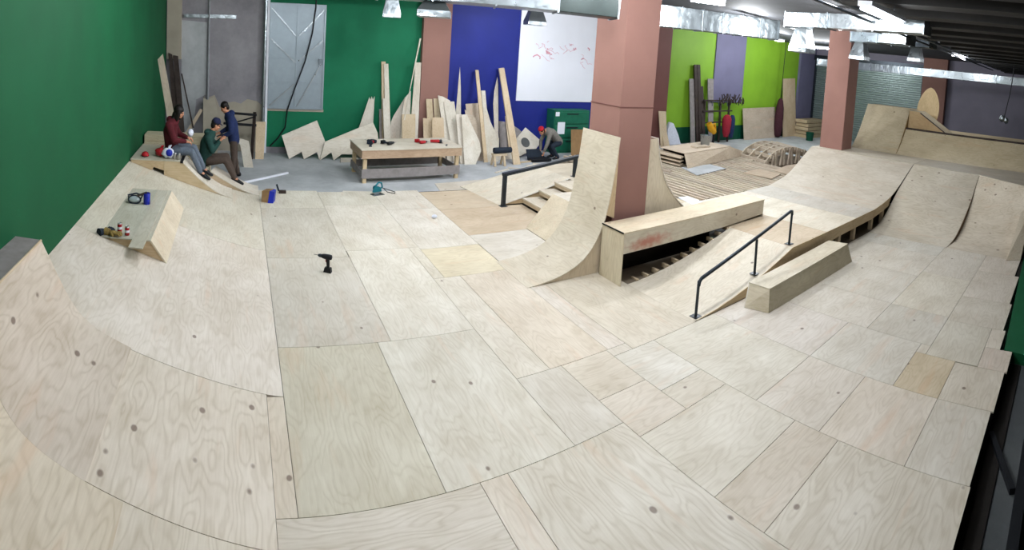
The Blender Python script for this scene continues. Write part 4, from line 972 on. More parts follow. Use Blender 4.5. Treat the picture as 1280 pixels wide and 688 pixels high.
# ------------------------------------------------------------------ tools
def drill(c, yaw, label, body='black', grip='black', lying=False, s=1., parts_col='steel', grp=None):
    """cordless drill: chuck along +x, battery at the bottom"""
    root = thing('cordless_drill', label, 'drill', c, grp)
    Rz = Matrix.Rotation(yaw, 3, 'Z') @ (Matrix.Rotation(PI / 2, 3, 'X') if lying else Matrix.Identity(3))
    o = Vector(c) + (Vector((0, 0, .04 * s)) if lying else Vector())
    def mk(name, mb, mat):
        mb.v = [tuple(o + Rz @ (Vector(v) * s)) for v in mb.v]; return build(name, mb, mat, root)
    mk('motor_body', MB().lathe((-.085, 0, .215), [(.02, 0), (.034, .008), (.038, .05), (.036, .12), (.03, .15), (.026, .165)], 16, (1, 0, 0)), body)
    mk('chuck', MB().lathe((.08, 0, .215), [(.024, 0), (.025, .03), (.018, .055), (.008, .065), (.0035, .066), (.003, .13)], 14, (1, 0, 0)), parts_col)
    mk('handle', MB().prism([(-.045, -.018, .19), (.005, -.018, .19), (-.012, -.018, .06), (-.05, -.018, .06)], (0, .036, 0)), grip)
    mk('trigger', MB().box(-.002, .016, -.008, .008, .14, .18), 'red')
    mk('battery_pack', MB().hexa([(-.085, -.036, 0), (.035, -.036, 0), (.035, .036, 0), (-.085, .036, 0)], [(-.075, -.03, .065), (.02, -.03, .065), (.02, .03, .065), (-.075, .03, .065)]), body)
    return root
drill((1.41, 7.76, .001), PI - .5, 'black cordless drill standing on its battery on the open floor')
tw_ = lambda x, y: tuple(tp(x, y) + Vector((0, 0, TZ + .001)))
drill(tw_(.33, .62), 2.4, 'cordless drill lying at the left end of the work table, with red grip', 'slate', 'red', True, 1.25, grp='tools on the work table')
drill(tw_(.78, .72), .6, 'cordless drill lying second from the left on the work table', 'black', 'slate', True, 1.2, grp='tools on the work table')
drill(tw_(1.85, .8), .3, 'red cordless drill lying right of the middle of the work table', 'red', 'red', True, 1.15, grp='tools on the work table')
gr = thing('angle_grinder', 'red and dark grinder lying near the right end of the work table', 'grinder', tw_(2.4, .6), 'tools on the work table')
p = Vector(tw_(2.4, .6))
build('motor_body', MB().tube([p + Vector((-.2, .04, .05)), p + Vector((.05, 0, .05))], [.035, .045], 12), 'red', gr)
build('grinder_head', MB().ball(p + Vector((.09, 0, .05)), (.06, .05, .045), 12, 8), 'steel', gr)
build('cutting_disc', MB().lathe(p + Vector((.1, 0, .004)), [(.075, 0), (.075, .004)], 20), 'rust', gr)
build('side_handle', MB().tube([p + Vector((.1, .04, .05)), p + Vector((.17, .15, .06))], .016, 8), 'black', gr)
tag(build('steel_square', MB().beam(tw_(2.5, .18), tw_(2.62, .42), .05, .006), 'steel'), 'thin dark ruler on the right front of the work table', 'ruler', 'tools on the work table')
tag(build('screw_box', MB().hexa([(x, y, TZ + .001) for x, y in ((3.45, 13.4), (3.53, 13.41), (3.53, 13.47), (3.45, 13.46))], [(x, y, TZ + .04) for x, y in ((3.46, 13.41), (3.52, 13.42), (3.52, 13.46), (3.46, 13.45))]), 'slate'), 'tiny dark box near the left front of the work table', 'box', 'tools on the work table')

# circular saw on the floor
cs = thing('circular_saw', 'teal circular saw with cord on the far edge of the floor', 'saw', (3.24, 11.62, 0))
q = Vector((3.24, 11.62, 0)); a = .35
def rot(mb, o=q, a=a):
    Rz = Matrix.Rotation(a, 3, 'Z'); mb.v = [tuple(o + Rz @ Vector(v)) for v in mb.v]; return mb
build('base_plate', rot(MB().box(-.16, .14, -.09, .08, .001, .008)), 'galv_dk', cs)
gd = [(-.11 + .12 * math.cos(t), 0, .06 + .12 * math.sin(t)) for t in [PI * i / 12 for i in range(13)]]
build('blade_guard', rot(MB().prism([(x + .08, -.03, z) for x, _, z in gd], (0, .03, 0))), 'tealp', cs)
build('saw_blade', rot(MB().lathe((-.03, -.012, .07), [(.085, 0), (.085, .003)], 24, (0, 1, 0))), 'galv', cs)
build('motor_body', rot(MB().lathe((-.0, .01, .11), [(.05, 0), (.058, .03), (.055, .12), (.04, .14)], 16, (0, 1, 0))), 'tealp', cs)
build('handle', rot(MB().tube([(-.02, .06, .17), (.05, .05, .24), (.13, .05, .22), (.16, .05, .13), (.1, .05, .1)], .02, 10)), 'tealp', cs)
build('cord', MB().tube([(3.4, 11.7, .1), (3.5, 11.72, .02), (3.66, 11.62, .008), (3.7, 11.75, .008), (3.55, 12.0, .008), (3.45, 12.15, .006)], .008, 6), 'black', cs)

# blue and brown carton on the bank foot, small tool next to it
bx = thing('carton', 'brown and blue carton tipped on the floor at the far left bank', 'box', (.68, 11.15, 0))
build('carton_body', MB().hexa([(.56, 11.1, .002), (.70, 11.03, .002), (.82, 11.22, .002), (.66, 11.3, .002)], [(.57, 11.16, .2), (.72, 11.08, .23), (.84, 11.26, .22), (.68, 11.34, .2)]), 'card', bx)
build('blue_side', MB().hexa([(.69, 11.02, .003), (.80, 11.0, .003), (.86, 11.2, .003), (.82, 11.225, .003)], [(.73, 11.07, .225), (.84, 11.06, .21), (.88, 11.25, .2), (.845, 11.265, .215)]), 'bluep', bx)
nl = thing('nail_gun', 'small dark tool on the floor beside the blue carton', 'tool', (1.0, 11.75, 0))
build('body', MB().box(.98, 1.14, 11.7, 11.78, .001, .06), 'rust', nl); build('handle', MB().beam((.98, 11.76, .04), (.93, 11.8, .17), .04, .05, (0, 1, 0)), 'slate', nl)

# ------------------------------------------------------------------ things on the wedge platform
zt_ = ZW + .001
mgo = thing('blue_mug', 'blue beaker with a tool sticking out on the wedge platform', 'mug', (-1.47, 8.6, zt_))
build('mug_body', MB().lathe((-1.47, 8.6, zt_), [(.05, 0), (.055, .01), (.058, .17), (.055, .172), (.05, .165), (.048, .02)], 20), 'bluep', mgo)
build('tool_handle', MB().beam((-1.47, 8.6, .18 + zt_), (-1.62, 8.52, .14 + zt_), .04, .02), 'rust', mgo)
gg = thing('safety_goggles', 'clear safety goggles with dark strap on the wedge platform', 'goggles', (-1.68, 8.65, zt_))
c = Vector((-1.68, 8.62, zt_))
build('lens', MB().ball(c + Vector((0, 0, .055)), (.1, .06, .05), 16, 10), 'clear', gg)
build('lens_frame', MB().tube([c + Vector((.105 * math.cos(t), -.02 + .03 * math.sin(t), .055 + .055 * math.sin(t))) for t in [2 * PI * i / 20 for i in range(21)]], .012, 8), 'slate', gg)
build('strap', MB().tube([c + Vector((-.1, 0, .06)), c + Vector((-.13, .08, .09)), c + Vector((0, .14, .11)), c + Vector((.12, .08, .1)), c + Vector((.1, 0, .06))], .014, 8), 'slate', gg)
for x, y, lab in ((-1.64, 7.3, 'red and silver drink can farther from the wedge edge board'), (-1.51, 7.2, 'red drink can next to the overhanging wedge board')):
    cn = thing('drink_can', lab, 'can', (x, y, zt_), 'drink cans on the wedge platform')
    build('can_body', MB().lathe((x, y, zt_), [(.026, 0), (.033, .008), (.033, .108)], 20), 'red', cn)
    build('can_top', MB().lathe((x, y, zt_ + .108), [(.033, 0), (.027, .012), (.027, .014), (.024, .01)], 20), 'can', cn)
    build('label_band', MB().lathe((x, y, zt_ + .04), [(.0335, 0), (.0338, .002), (.0338, .03), (.0335, .032)], 20), 'white', cn)
gl = thing('work_gloves', 'pair of worn black and tan work gloves on the wedge platform', 'gloves', (-1.76, 7.12, zt_))
def glove(o, yaw, mat):
    Rz = Matrix.Rotation(yaw, 3, 'Z'); mb = MB()
    mb.ball((0, 0, .03), (.06, .045, .028), 14, 8).tube([(-.05, 0, .03), (-.11, 0, .032)], [.038, .048], 12)
    for i, (y, l) in enumerate(((-.033, .06), (-.011, .075), (.011, .07), (.032, .055))): mb.tube([(.04, y, .032), (.06 + l * .5, y * 1.15, .04), (.05 + l, y * 1.2, .02)], [.014, .013, .009], 8)
    mb.tube([(-.01, -.035, .03), (.02, -.07, .035), (.045, -.085, .025)], [.015, .013, .009], 8)
    mb.v = [tuple(Vector(o) + Rz @ (Vector(v) * 1.15)) for v in mb.v]; return build('glove', mb, mat, gl)
glove((-1.82, 7.2, zt_), .9, 'slate'); glove((-1.7, 7.14, zt_), -.25, 'leather')

# ------------------------------------------------------------------ things on the seat box
zs_ = zt + .002
hm = thing('red_helmet', 'small red helmet on the left of the seat box', 'helmet', (-1.95, 11.15, zs_))
hp = [(.11 * math.cos(t), .11 * math.sin(t)) for t in [PI / 2 * i / 8 for i in range(9)]]
build('helmet_shell', MB().lathe((-1.95, 11.15, zs_), [(.07, 0), (.085, .015), (.08, .045), (.062, .075), (.036, .092), (.008, .1)], 20), 'red', hm)
build('helmet_strap', MB().tube([(-2.0, 11.09, zs_ + .015), (-1.95, 11.05, zs_ + .008), (-1.9, 11.09, zs_ + .015)], .01, 6), 'black', hm)
def bag(c, r, mat, lab, band=None):
    root = thing('plastic_bag', lab, 'bag', c, 'plastic bags on the seat box'); mb = MB().ball((0, 0, 0), 1, 20, 14); rr = random.Random(int(c[0] * 100))
    ph = [rr.uniform(0, 6) for _ in range(4)]
    mb.v = [tuple(Vector(c) + Vector((v[0] * r[0] * (1 + .12 * math.sin(5 * v[1] + ph[0]) + .1 * math.sin(7 * v[2] + ph[1])), v[1] * r[1] * (1 + .12 * math.sin(6 * v[0] + ph[2])), r[2] + v[2] * r[2] * (1 + .08 * math.sin(8 * v[0] + ph[3]))))) for v in mb.v]
    zmin = min(v[2] for v in mb.v); mb.v = [(v[0], v[1], v[2] - zmin + c[2]) for v in mb.v]
    build('bag_body', mb, mat, root)
    build('bag_knot', MB().tube([Vector(c) + Vector((0, 0, 1.8 * r[2])), Vector(c) + Vector((.03, .02, 2.3 * r[2])), Vector(c) + Vector((.07, .0, 2.6 * r[2]))], [.02, .03, .008], 8), mat, root)
    if band:
        build('blue_print', MB().ball(Vector(c) + Vector((.03, -r[1] * .72, r[2] * 1.2)), (.075, .05, .07), 12, 8), band, root)
bag((-1.62, 11.2, zs_), (.12, .1, .085), 'red', 'crumpled red bag on the seat box')
bag((-1.44, 11.08, zs_), (.13, .1, .1), 'bag', 'white bag with blue print beside the seated person in maroon', 'bluep')
for x, y in ((-1.29, 11.03), (-1.2, 11.0)):
    cn = thing('drink_can', 'silver drink can left on the coping of the seat box' if x < -1.25 else 'silver drink can nearest the black coping of the seat box', 'can', (x, y, zs_), 'silver cans on the seat box')
    build('can_body', MB().lathe((x, y, zs_), [(.026, 0), (.033, .008), (.033, .108), (.027, .122)], 20), 'can', cn)
    build('can_top', MB().lathe((x, y, zs_ + .12), [(.027, 0), (.024, .004)], 20), 'galv', cn)
tag(build('white_pouch', MB().ball((-1.02, 11.62, 1.22), (.07, .09, .08), 14, 10), 'bag'), 'white bundle on the lap of the person in maroon', 'bag')

# ================================================================== BY THE LIME WALL
# low ramp under construction: stacked plywood with sloping face
sk = thing('plywood_wedge', 'low plywood platform with sloping edge on the joists by the lime wall', 'platform', (13.5, 11, ZD))
zt2 = .80
topq = [(11.95, 10.55), (14.75, 10.95), (14.6, 12.0), (11.95, 11.6)]
build('top_sheet', MB().prism([(x, y, zt2) for x, y in topq], (0, 0, -.02)), 'raw_x', sk, (1.1, 1.08, 1.08))
build('slope_sheet', MB().prism([(11.75, 10.2, ZD - .01), (16.2, 11.1, ZD - .01), (14.75, 10.95, zt2 - .022), (11.95, 10.55, zt2 - .022)], (0, .02, -.01)), 'raw_x', sk, (.95, .93, .9))
for z in (.5, .6, .7):
    build('layer_board', MB().prism([(x, y, z) for x, y in ((11.72, 10.5), (12.0, 10.62), (12.2, 12.2), (11.6, 12.2))], (0, 0, -.035)), 'raw_y', sk, (1.08, 1.05, 1.0))
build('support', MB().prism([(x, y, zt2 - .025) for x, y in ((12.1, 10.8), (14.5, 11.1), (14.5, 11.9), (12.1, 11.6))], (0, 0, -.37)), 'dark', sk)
for i, (P, mat, lab) in enumerate(((((11.36, 9.5), (12.98, 9.74), (13.0, 10.38), (11.7, 10.42)), 'conc_floor', 'pale grey sheet lying on the open joists'),
        (((13.1, 8.15), (13.97, 8.38), (14.0, 9.2), (12.99, 9.1)), 'raw_x', 'brown sheet lying on the open joists near the lattice'),
        (((14.1, 8.23), (15.0, 8.45), (16.3, 9.0), (15.5, 9.08), (14.23, 8.8)), 'raw_x', 'second brown sheet on the joists at the deck edge'),
        (((8.89, 7.5), (9.3, 7.55), (9.35, 8.05), (9.05, 8.08)), 'white', 'white scrap sheet on the joists behind the ledge box'))):
    loose('plywood_sheet', MB().prism([(x, y, ZD + .018 - .012) for x, y in P], (0, 0, -.016)), mat, lab, 'board', 'loose sheets on the open joists', tint=(.9, .84, .78))
# lattice of ramp ribs
lt = thing('ramp_skeleton', 'open timber skeleton of curved ramp ribs with cross blocks', 'frame', (16.5, 9.9, CF))
def hump(t): return ZD - .02 + .42 * math.sin(PI * min(1, max(0, t)) ** .8) ** .9
for j in range(4):
    y = 9.72 + j * .42
    P = [(15.1 + 3.2 * i / 10 + j * .1, y - .15 * i / 10, hump(i / 10) + .03) for i in range(11)]
    Q = [(p[0], p[1], max(ZD - .1, p[2] - .17)) for p in P]
    for i in range(0, 10, 2):
        build('rib', MB().prism([P[i], P[i + 1], P[i + 2], Q[i + 2], Q[i + 1], Q[i]], (0, .045, 0)), 'raw_x', lt, rt(.1))
for i in range(13):
    t = (i + .2) / 13
    a_ = Vector((15.1 + 3.2 * t, 9.66 - .15 * t, hump(t) - .02)); b_ = a_ + Vector((.3 + .12 * (i % 3), 1.35, .0))
    build('cross_block', MB().beam(a_, b_, .07, .1), 'raw_y', lt, rt(.1))
    build('strut', MB().beam((a_.x + .05, a_.y, ZD - .14), (a_.x + .02 + .16 * (i % 2), a_.y + .02, hump(t)), .08, .05, (0, 1, 0)), 'raw_z', lt, rt(.1))
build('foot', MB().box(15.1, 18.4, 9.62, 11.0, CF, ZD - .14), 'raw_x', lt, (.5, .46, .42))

tag(build('cement_sack', MB().prism([(17.05, 16.15, CF), (18.0, 16.15, CF), (17.8, 16.2, .3), (17.5, 16.25, .74), (17.25, 16.25, .8), (17.1, 16.2, .5)], (0, .16, 0)), 'bag', bevel=.04), 'whitish sack standing at the dark pilaster beside beige planks', 'sack')
bk = thing('paint_bucket', 'silver bucket on the low plywood platform by the lime wall', 'bucket', (13.9, 11.4, zt2))
build('bucket_body', MB().lathe((13.9, 11.4, zt2 + .001), [(.14, 0), (.15, .01), (.18, .30), (.19, .31), (.175, .31), (.15, .03)], 20), 'galv', bk)
build('bucket_handle', MB().tube([(13.9 + .19 * math.cos(t), 11.36, zt2 + .3 - .13 * math.sin(t)) for t in [PI * i / 10 for i in range(11)]], .008, 6), 'steel', bk)
tag(build('timber_block', MB().box(13.0, 13.7, 11.0, 11.25, zt2 + .001, zt2 + .05), 'raw_x'), 'flat timber piece on the low platform left of the bucket', 'timber')
tag(build('timber_block', MB().box(14.4, 15.2, 12.05, 12.25, ZD - .015, ZD + .25), 'white'), 'white length of material behind the low platform', 'timber')
# tool frame with hanging clothes
tf = thing('tool_rack', 'dark steel tool rack standing under the grey panel of the lime wall', 'rack', (20.3, 16.1, CF))
for x in (19.45, 20.65, 21.35): build('post', MB().beam((x, 16.1, CF), (x + .02, 16.2, 1.75), .09, .07), 'rust', tf)
for z in (.75, 1.25, 1.72): build('cross_bar', MB().beam((19.3, 16.13, z), (21.6, 16.15, z + .02), .06, .06), 'rust', tf)
for x in (19.8, 20.3, 21.0): build('hook', MB().tube([(x, 16.1, 1.7), (x, 16.02, 1.62), (x, 16.0, 1.5)], .02, 6), 'steel', tf)
rr = random.Random(4)
sp_ = MB()
for k in range(26): 
    x = 20.5 + k * .075; z = 1.78 + rr.uniform(-.1, .16)
    sp_.tube([(x, 16.1 + rr.uniform(-.08, .1), z - .15), (x + rr.uniform(-.1, .1), 16.1, z), (x + rr.uniform(-.1, .15), 16.1, z + .12)], .03, 6)
tag(build('cable_bundle', sp_, 'rust'), 'tangled dark cables lying over the top of the tool rack', 'cables')
def garment(nm, c, w, h, mat, lab, cat):
    n = 10; V = []
    mb = MB()
    ring = []
    prof = [(0, .35), (.06, .7), (.2, 1.0), (.5, .95), (.8, .8), (1.0, .45)]
    root = None
    for t, k in prof:
        ring.append([(c[0] + w * k * .5 * math.cos(a) * (1 + .1 * math.sin(5 * a + t * 6)), c[1] + w * k * .28 * math.sin(a), c[2] - t * h) for a in [2 * PI * i / 16 for i in range(16)]])
    v = [p for r_ in ring for p in r_]; m = len(ring)
    mb._a(v, [(i * 16 + k, i * 16 + (k + 1) % 16, (i + 1) * 16 + (k + 1) % 16, (i + 1) * 16 + k) for i in range(m - 1) for k in range(16)] + [tuple(range(16)), tuple((m - 1) * 16 + k for k in range(15, -1, -1))], True)
    return tag(build(nm, mb, mat), lab, cat)
garment('jacket', (20.95, 15.92, 1.12), .62, 1.0, 'jacket', 'red jacket hanging on the tool rack', 'jacket')
garment('jacket', (21.42, 15.95, 1.1), .42, 1.05, 'navy', 'dark blue jacket hanging right of the red jacket', 'jacket')
ys = thing('yellow_machine', 'yellow power tool hanging at the left of the tool rack', 'tool', (19.55, 15.7, .3))
build('body', MB().tube([(19.35, 15.75, .78), (19.5, 15.7, .55), (19.75, 15.7, .4)], [.13, .17, .12], 12), 'yellow', ys)
build('handle', MB().tube([(19.45, 15.7, .7), (19.75, 15.7, .76), (19.82, 15.7, .5)], .045, 8), 'yellow', ys)
build('grip', MB().tube([(19.72, 15.7, .4), (19.8, 15.75, .05), (19.8, 15.8, CF)], .06, 8), 'black', ys)
pbg = thing('punching_bag', 'slim dark red bag hanging on a cord before the lime wall', 'bag', (26.0, 16.0, 0))
build('bag_body', MB().lathe((26.0, 16.05, -.1), [(.12, 0), (.2, .1), (.24, .5), (.25, 1.0), (.23, 1.5), (.15, 1.9), (.06, 2.02)], 18), 'rustred', pbg)
build('cord', MB().tube([(26.0, 16.05, 1.9), (26.05, 16.05, 4.9)], .02, 6), 'black', pbg)
for i in range(5):
    tag(build('timber_plank', MB().box(28.0 + .1 * (i % 2), 30.2, 15.1 + .05 * i, 16.1, CF + .2 * i, CF + .2 * i + .17), 'raw_x', tint=(1, .95, .78)),
        ('lowest', 'second lowest', 'middle', 'second highest', 'topmost')[i] + ' board of the plywood stack before the roller shutter', 'board', 'plywood stack before the roller shutter')
b2 = thing('dark_bucket', 'dark green bucket on the concrete before the plywood stack', 'bucket', (27.2, 14.6, CF))
build('bucket_body', MB().lathe((27.2, 14.6, CF), [(.19, 0), (.2, .02), (.24, .42), (.25, .44), (.23, .44), (.2, .05)], 18), 'green_dk', b2)
build('bucket_handle', MB().tube([(27.2 + .25 * math.cos(t), 14.55, CF + .42 - .15 * math.sin(t)) for t in [PI * i / 10 for i in range(11)]], .012, 6), 'steel', b2)

# ================================================================== PEOPLE
def skin(name, verts, edges, mat, parent, voxel=.014, side=None, extra=(), smooth=8):
    """verts: (x, y, z, radius[, lateral radius]); tapered limbs fused into one continuous surface"""
    o_ = wpos(parent) if parent else Vector()
    mb = MB()
    P = [Vector(v[:3]) - o_ for v in verts]; Rr = [(v[3], v[4] if len(v) > 4 else v[3]) for v in verts]
    sd = Vector(side).normalized() if side else Vector((0, 1, 0))
    for a_, b_ in edges:
        d = P[b_] - P[a_]
        if d.length < 1e-5: continue
        d.normalize(); w = sd - d * sd.dot(d)
        w = w.normalized() if w.length > .25 else d.orthogonal().normalized(); t = d.cross(w)
        rings = []; n = 14
        for p, (r, r2), sgn in ((P[a_], Rr[a_], -1), (P[b_], Rr[b_], 1)):
            ks = [(math.sin(h), math.cos(h)) for h in (PI * .46, PI * .3, PI * .15, 0)]
            if sgn > 0: ks = ks[::-1]
            for q, c in ks:
                rings.append([p + d * (sgn * q * min(r, r2)) + (t * (r * math.cos(2 * PI * k / n)) + w * (r2 * math.sin(2 * PI * k / n))) * c for k in range(n)])
        m = len(rings); v = [p for g_ in rings for p in g_]
        mb._a(v, [(x * n + k, x * n + (k + 1) % n, (x + 1) * n + (k + 1) % n, (x + 1) * n + k) for x in range(m - 1) for k in range(n)] + [tuple(range(n - 1, -1, -1)), tuple((m - 1) * n + k for k in range(n))], True)
    me = bpy.data.meshes.new(name); me.from_pydata(mb.v, [], mb.f); me.update()
    return join_remesh([me] + list(extra), voxel, smooth)

def link(name, me, mat, parent):
    me.materials.clear(); me.materials.append(M[mat]); 
    o = bpy.data.objects.new(name, me); COL.objects.link(o); o.parent = parent
    me.polygons.foreach_set('use_smooth', [True] * len(me.polygons))
    return o

def join_remesh(meshes, voxel, smooth=4):
    bm = bmesh.new()
    for m in meshes: bm.from_mesh(m)
    bmesh.ops.recalc_face_normals(bm, faces=bm.faces)
    me = bpy.data.meshes.new('joined'); bm.to_mesh(me); bm.free()
    tmp = bpy.data.objects.new('tmp', me); COL.objects.link(tmp)
    r = tmp.modifiers.new('R', 'REMESH'); r.mode = 'VOXEL'; r.voxel_size = voxel; r.use_smooth_shade = True
    s_ = tmp.modifiers.new('S', 'SMOOTH'); s_.iterations = smooth; s_.factor = .5
    bpy.context.view_layer.update()
    res = bpy.data.meshes.new_from_object(tmp.evaluated_get(bpy.context.evaluated_depsgraph_get()))
    bpy.data.objects.remove(tmp); bpy.data.meshes.remove(me)
    return res

def head_mesh(c, fwd, upv, o_):
    """skull, jaw, nose, ears, brow in one lump, to be fused with the body"""
    f = Vector(fwd).normalized(); u = Vector(upv); u = (u - f * u.dot(f)).normalized(); l = u.cross(f)
    R3 = Matrix((f, l, u)).transposed(); c = Vector(c) - o_
    mb = MB()
    def bl(p, r): mb.ball(c + R3 @ Vector(p), r, 16, 12, R3)
    bl((-.005, 0, .03), (.098, .076, .095)); bl((.022, 0, -.045), (.068, .058, .07)); bl((.06, 0, -.095), (.025, .026, .02))
    bl((.098, 0, -.028), (.022, .014, .026)); bl((.078, 0, .012), (.025, .055, .014)); bl((.083, 0, -.068), (.016, .026, .008)); bl((.081, 0, -.079), (.015, .022, .008))
    for s_ in (-1, 1): bl((-.008, .078 * s_, -.01), (.022, .009, .034)); bl((.062, .04 * s_, -.035), (.028, .024, .024))
    me = bpy.data.meshes.new('head'); me.from_pydata(mb.v, [], mb.f); me.update()
    return me, R3, c

def hand_verts(V, E, iw, wrist, d, n, s, curl=.6):
    """palm, five fingers from the wrist vertex `iw`: d along the hand, n the palm normal (side the fingers curl to)"""
    d = Vector(d).normalized(); n = Vector(n); n = (n - d * n.dot(d)).normalized(); x = d.cross(n) * s; w = Vector(wrist)
    V.append((*(w + d * .05), .022, .034)); ip = len(V) - 1; E.append((iw, ip))
    V.append((*(w + d * .085), .016, .036)); ik = len(V) - 1; E.append((ip, ik))
    for off, ln in ((-.028, .062), (-.0095, .074), (.0095, .07), (.028, .054)):
        p = w + d * .092 + x * off; q = p + (d * math.cos(curl * .6) + n * math.sin(curl * .6)) * ln * .5; r_ = q + (d * math.cos(curl * 1.8) + n * math.sin(curl * 1.8)) * ln * .5
        for P_, rad in ((p, .011), (q, .0105), (r_, .0095)):
            V.append((*P_, rad)); E.append((ik if P_ is p else len(V) - 2, len(V) - 1))
    p = w + d * .03 - x * .036 + n * .008; q = p + (d * .8 - x * .45 + n * .3).normalized() * .036; r_ = q + (d * .9 + n * .35).normalized() * .028
    for P_, rad in ((p, .014), (q, .0115), (r_, .009)):
        V.append((*P_, rad)); E.append((ip if P_ is p else len(V) - 2, len(V) - 1))

def person(label, J, face, headup, top, legs, shoes, hands, hair='hair', cap=None, hood=None, longhair=False):
    """J: joint positions in the room"""
    g = {k: Vector(v) for k, v in J.items()}
    root = thing('person', label, 'person', J['base'])
    o_ = Vector(J['base'])
    V = []; E = []
    def a(p, r, r2=None): V.append((*p, r, r2 if r2 else r)); return len(V) - 1
    def e(i, j): E.append((i, j))
    pel = a(g['pelvis'], .13, .15); wa = a(g['pelvis'].lerp(g['chest'], .5), .115, .14); ch = a(g['chest'], .125, .165); nb = a(g['chest'].lerp(g['neck'], .75), .085, .1); nk = a(g['neck'], .055); hd = a(g['neck'].lerp(g['head'], .5), .055)
    e(pel, wa); e(wa, ch); e(ch, nb); e(nb, nk); e(nk, hd)
    for s_, q in ((-1, 'r'), (1, 'l')):
        sh_ = a(g['sh_' + q], .068); el = a(g['el_' + q], .044); m_ = a(g['sh_' + q].lerp(g['el_' + q], .5), .052); wr_ = a(g['wr_' + q], .028); fm = a(g['el_' + q].lerp(g['wr_' + q], .4), .043)
        e(nb, sh_); e(sh_, m_); e(m_, el); e(el, fm); e(fm, wr_)
        dd, nn = hands[q]; hand_verts(V, E, wr_, g['wr_' + q], dd, nn, s_ * (1))
        hp_ = a(g['hip_' + q], .092); th_ = a(g['hip_' + q].lerp(g['kn_' + q], .5), .078); kn = a(g['kn_' + q], .057); cf = a(g['kn_' + q].lerp(g['an_' + q], .35), .058); an = a(g['an_' + q], .038); to = a(g['toe_' + q], .03, .04)
        e(pel, hp_); e(hp_, th_); e(th_, kn); e(kn, cf); e(cf, an); e(an, to)
    lat = g['sh_l'] - g['sh_r']
    m2, R3, hc = head_mesh(J['head'], face, headup, o_)
    body = link('body', skin('body', V, E, 'skin', root, .0075, lat, [m2], 3), 'skin', root)
    # eyes
    for s_ in (-1, 1):
        mb = MB().ball(Vector(J['head']) + R3 @ Vector((.086, .033 * s_, -.004)), .012, 10, 8)
        build('eye', mb, 'black', root)
    # clothing: top
    V = []; E = []
    pel = a(g['pelvis'] - (g['chest'] - g['pelvis']).normalized() * .02, .15, .19); wa = a(g['pelvis'].lerp(g['chest'], .5), .15, .19); ch = a(g['chest'], .155, .205); nb = a(g['chest'].lerp(g['neck'], .75), .12, .15); nk = a(g['neck'].lerp(g['chest'], .1), .078)
    e(pel, wa); e(wa, ch); e(ch, nb); e(nb, nk)
    for q in 'rl':
        sh_ = a(g['sh_' + q], .092); m_ = a(g['sh_' + q].lerp(g['el_' + q], .5), .074); el = a(g['el_' + q], .066); fm = a(g['el_' + q].lerp(g['wr_' + q], .5), .058); wr_ = a(g['el_' + q].lerp(g['wr_' + q], .94), .046)
        e(nb, sh_); e(sh_, m_); e(m_, el); e(el, fm); e(fm, wr_)
    link('jacket', skin('jacket', V, E, top, root, .016, lat), top, root)
    V = []; E = []
    wst = a(g['pelvis'].lerp(g['chest'], .15), .135, .16); pel = a(g['pelvis'], .142, .17); e(wst, pel)
    for q in 'rl':
        hp_ = a(g['hip_' + q], .108); th_ = a(g['hip_' + q].lerp(g['kn_' + q], .5), .094); kn = a(g['kn_' + q], .073); cf = a(g['kn_' + q].lerp(g['an_' + q], .5), .07); an = a(g['kn_' + q].lerp(g['an_' + q], .95), .062)
        e(pel, hp_); e(hp_, th_); e(th_, kn); e(kn, cf); e(cf, an)
    link('trousers', skin('trousers', V, E, legs, root, .016, lat), legs, root)
    for q in 'rl':
        an, to = g['an_' + q], g['toe_' + q]; d = (to - an); d.z = 0; d.normalize()
        V = []; E = []
        sl = (to - an).normalized(); dn = Vector((0, 0, -.02))
        i0 = a(an - d * .045 + dn, .046, .042); i1 = a(an + (to - an) * .5 + dn * .6, .048, .044); i2 = a(to + dn * .3, .036, .046); i3 = a(to + (to - an).normalized() * .05, .03, .04); i4 = a(an + Vector((0, 0, .03)), .05)
        e(i0, i1); e(i1, i2); e(i2, i3); e(i0, i4)
        link('shoe', skin('shoe', V, E, shoes, root, .01, None, (), 5), shoes, root)
    # hair and headgear
    hc_w = Vector(J['head'])
    def hb(mb, p, r, cut=None):
        n0 = len(mb.v); mb.ball(hc_w + R3 @ Vector(p), r, 18, 12, R3); return mb
    mb = hb(MB(), (-.018, 0, .047), (.104, .092, .096))
    hb(mb, (-.055, 0, -.01), (.06, .078, .085))
    if longhair:
        hb(mb, (-.05, 0, -.09), (.085, .1, .12)); hb(mb, (-.07, 0, -.18), (.075, .11, .12)); hb(mb, (.01, .078, -.06), (.055, .03, .13)); hb(mb, (.01, -.078, -.06), (.055, .03, .13)); hb(mb, (-.02, 0, .03), (.115, .105, .11))
    build('hair', mb, hair, root)
    if cap:
        mb = MB(); n0 = 0
        prof = [(.1, .0), (.104, .02), (.1, .055), (.08, .085), (.05, .105), (.005, .112)]
        ax = R3 @ Vector((-.12, 0, 1)); mb.lathe(hc_w + R3 @ Vector((-.005, 0, .045)), prof, 20, ax)
        co_ = build('cap', mb, cap, root)
        if cap == 'cap_navy':
            pts = [hc_w + R3 @ Vector((.08 + .07 * math.cos(t), .08 * math.sin(t), .045 - .01 * math.cos(t))) for t in [-PI / 2 + PI * i / 10 for i in range(11)]]
            build('peak', MB().prism([tuple(p) for p in pts], tuple(R3 @ Vector((0, 0, .012)))), cap, co_)
    if hood:
        mb = MB()
        mb.ball(g['neck'] - (R3 @ Vector((1, 0, 0))) * .09 + Vector((0, 0, -.03)), (.085, .12, .075), 14, 10)
        build('hood', mb, hood, root)
    return root

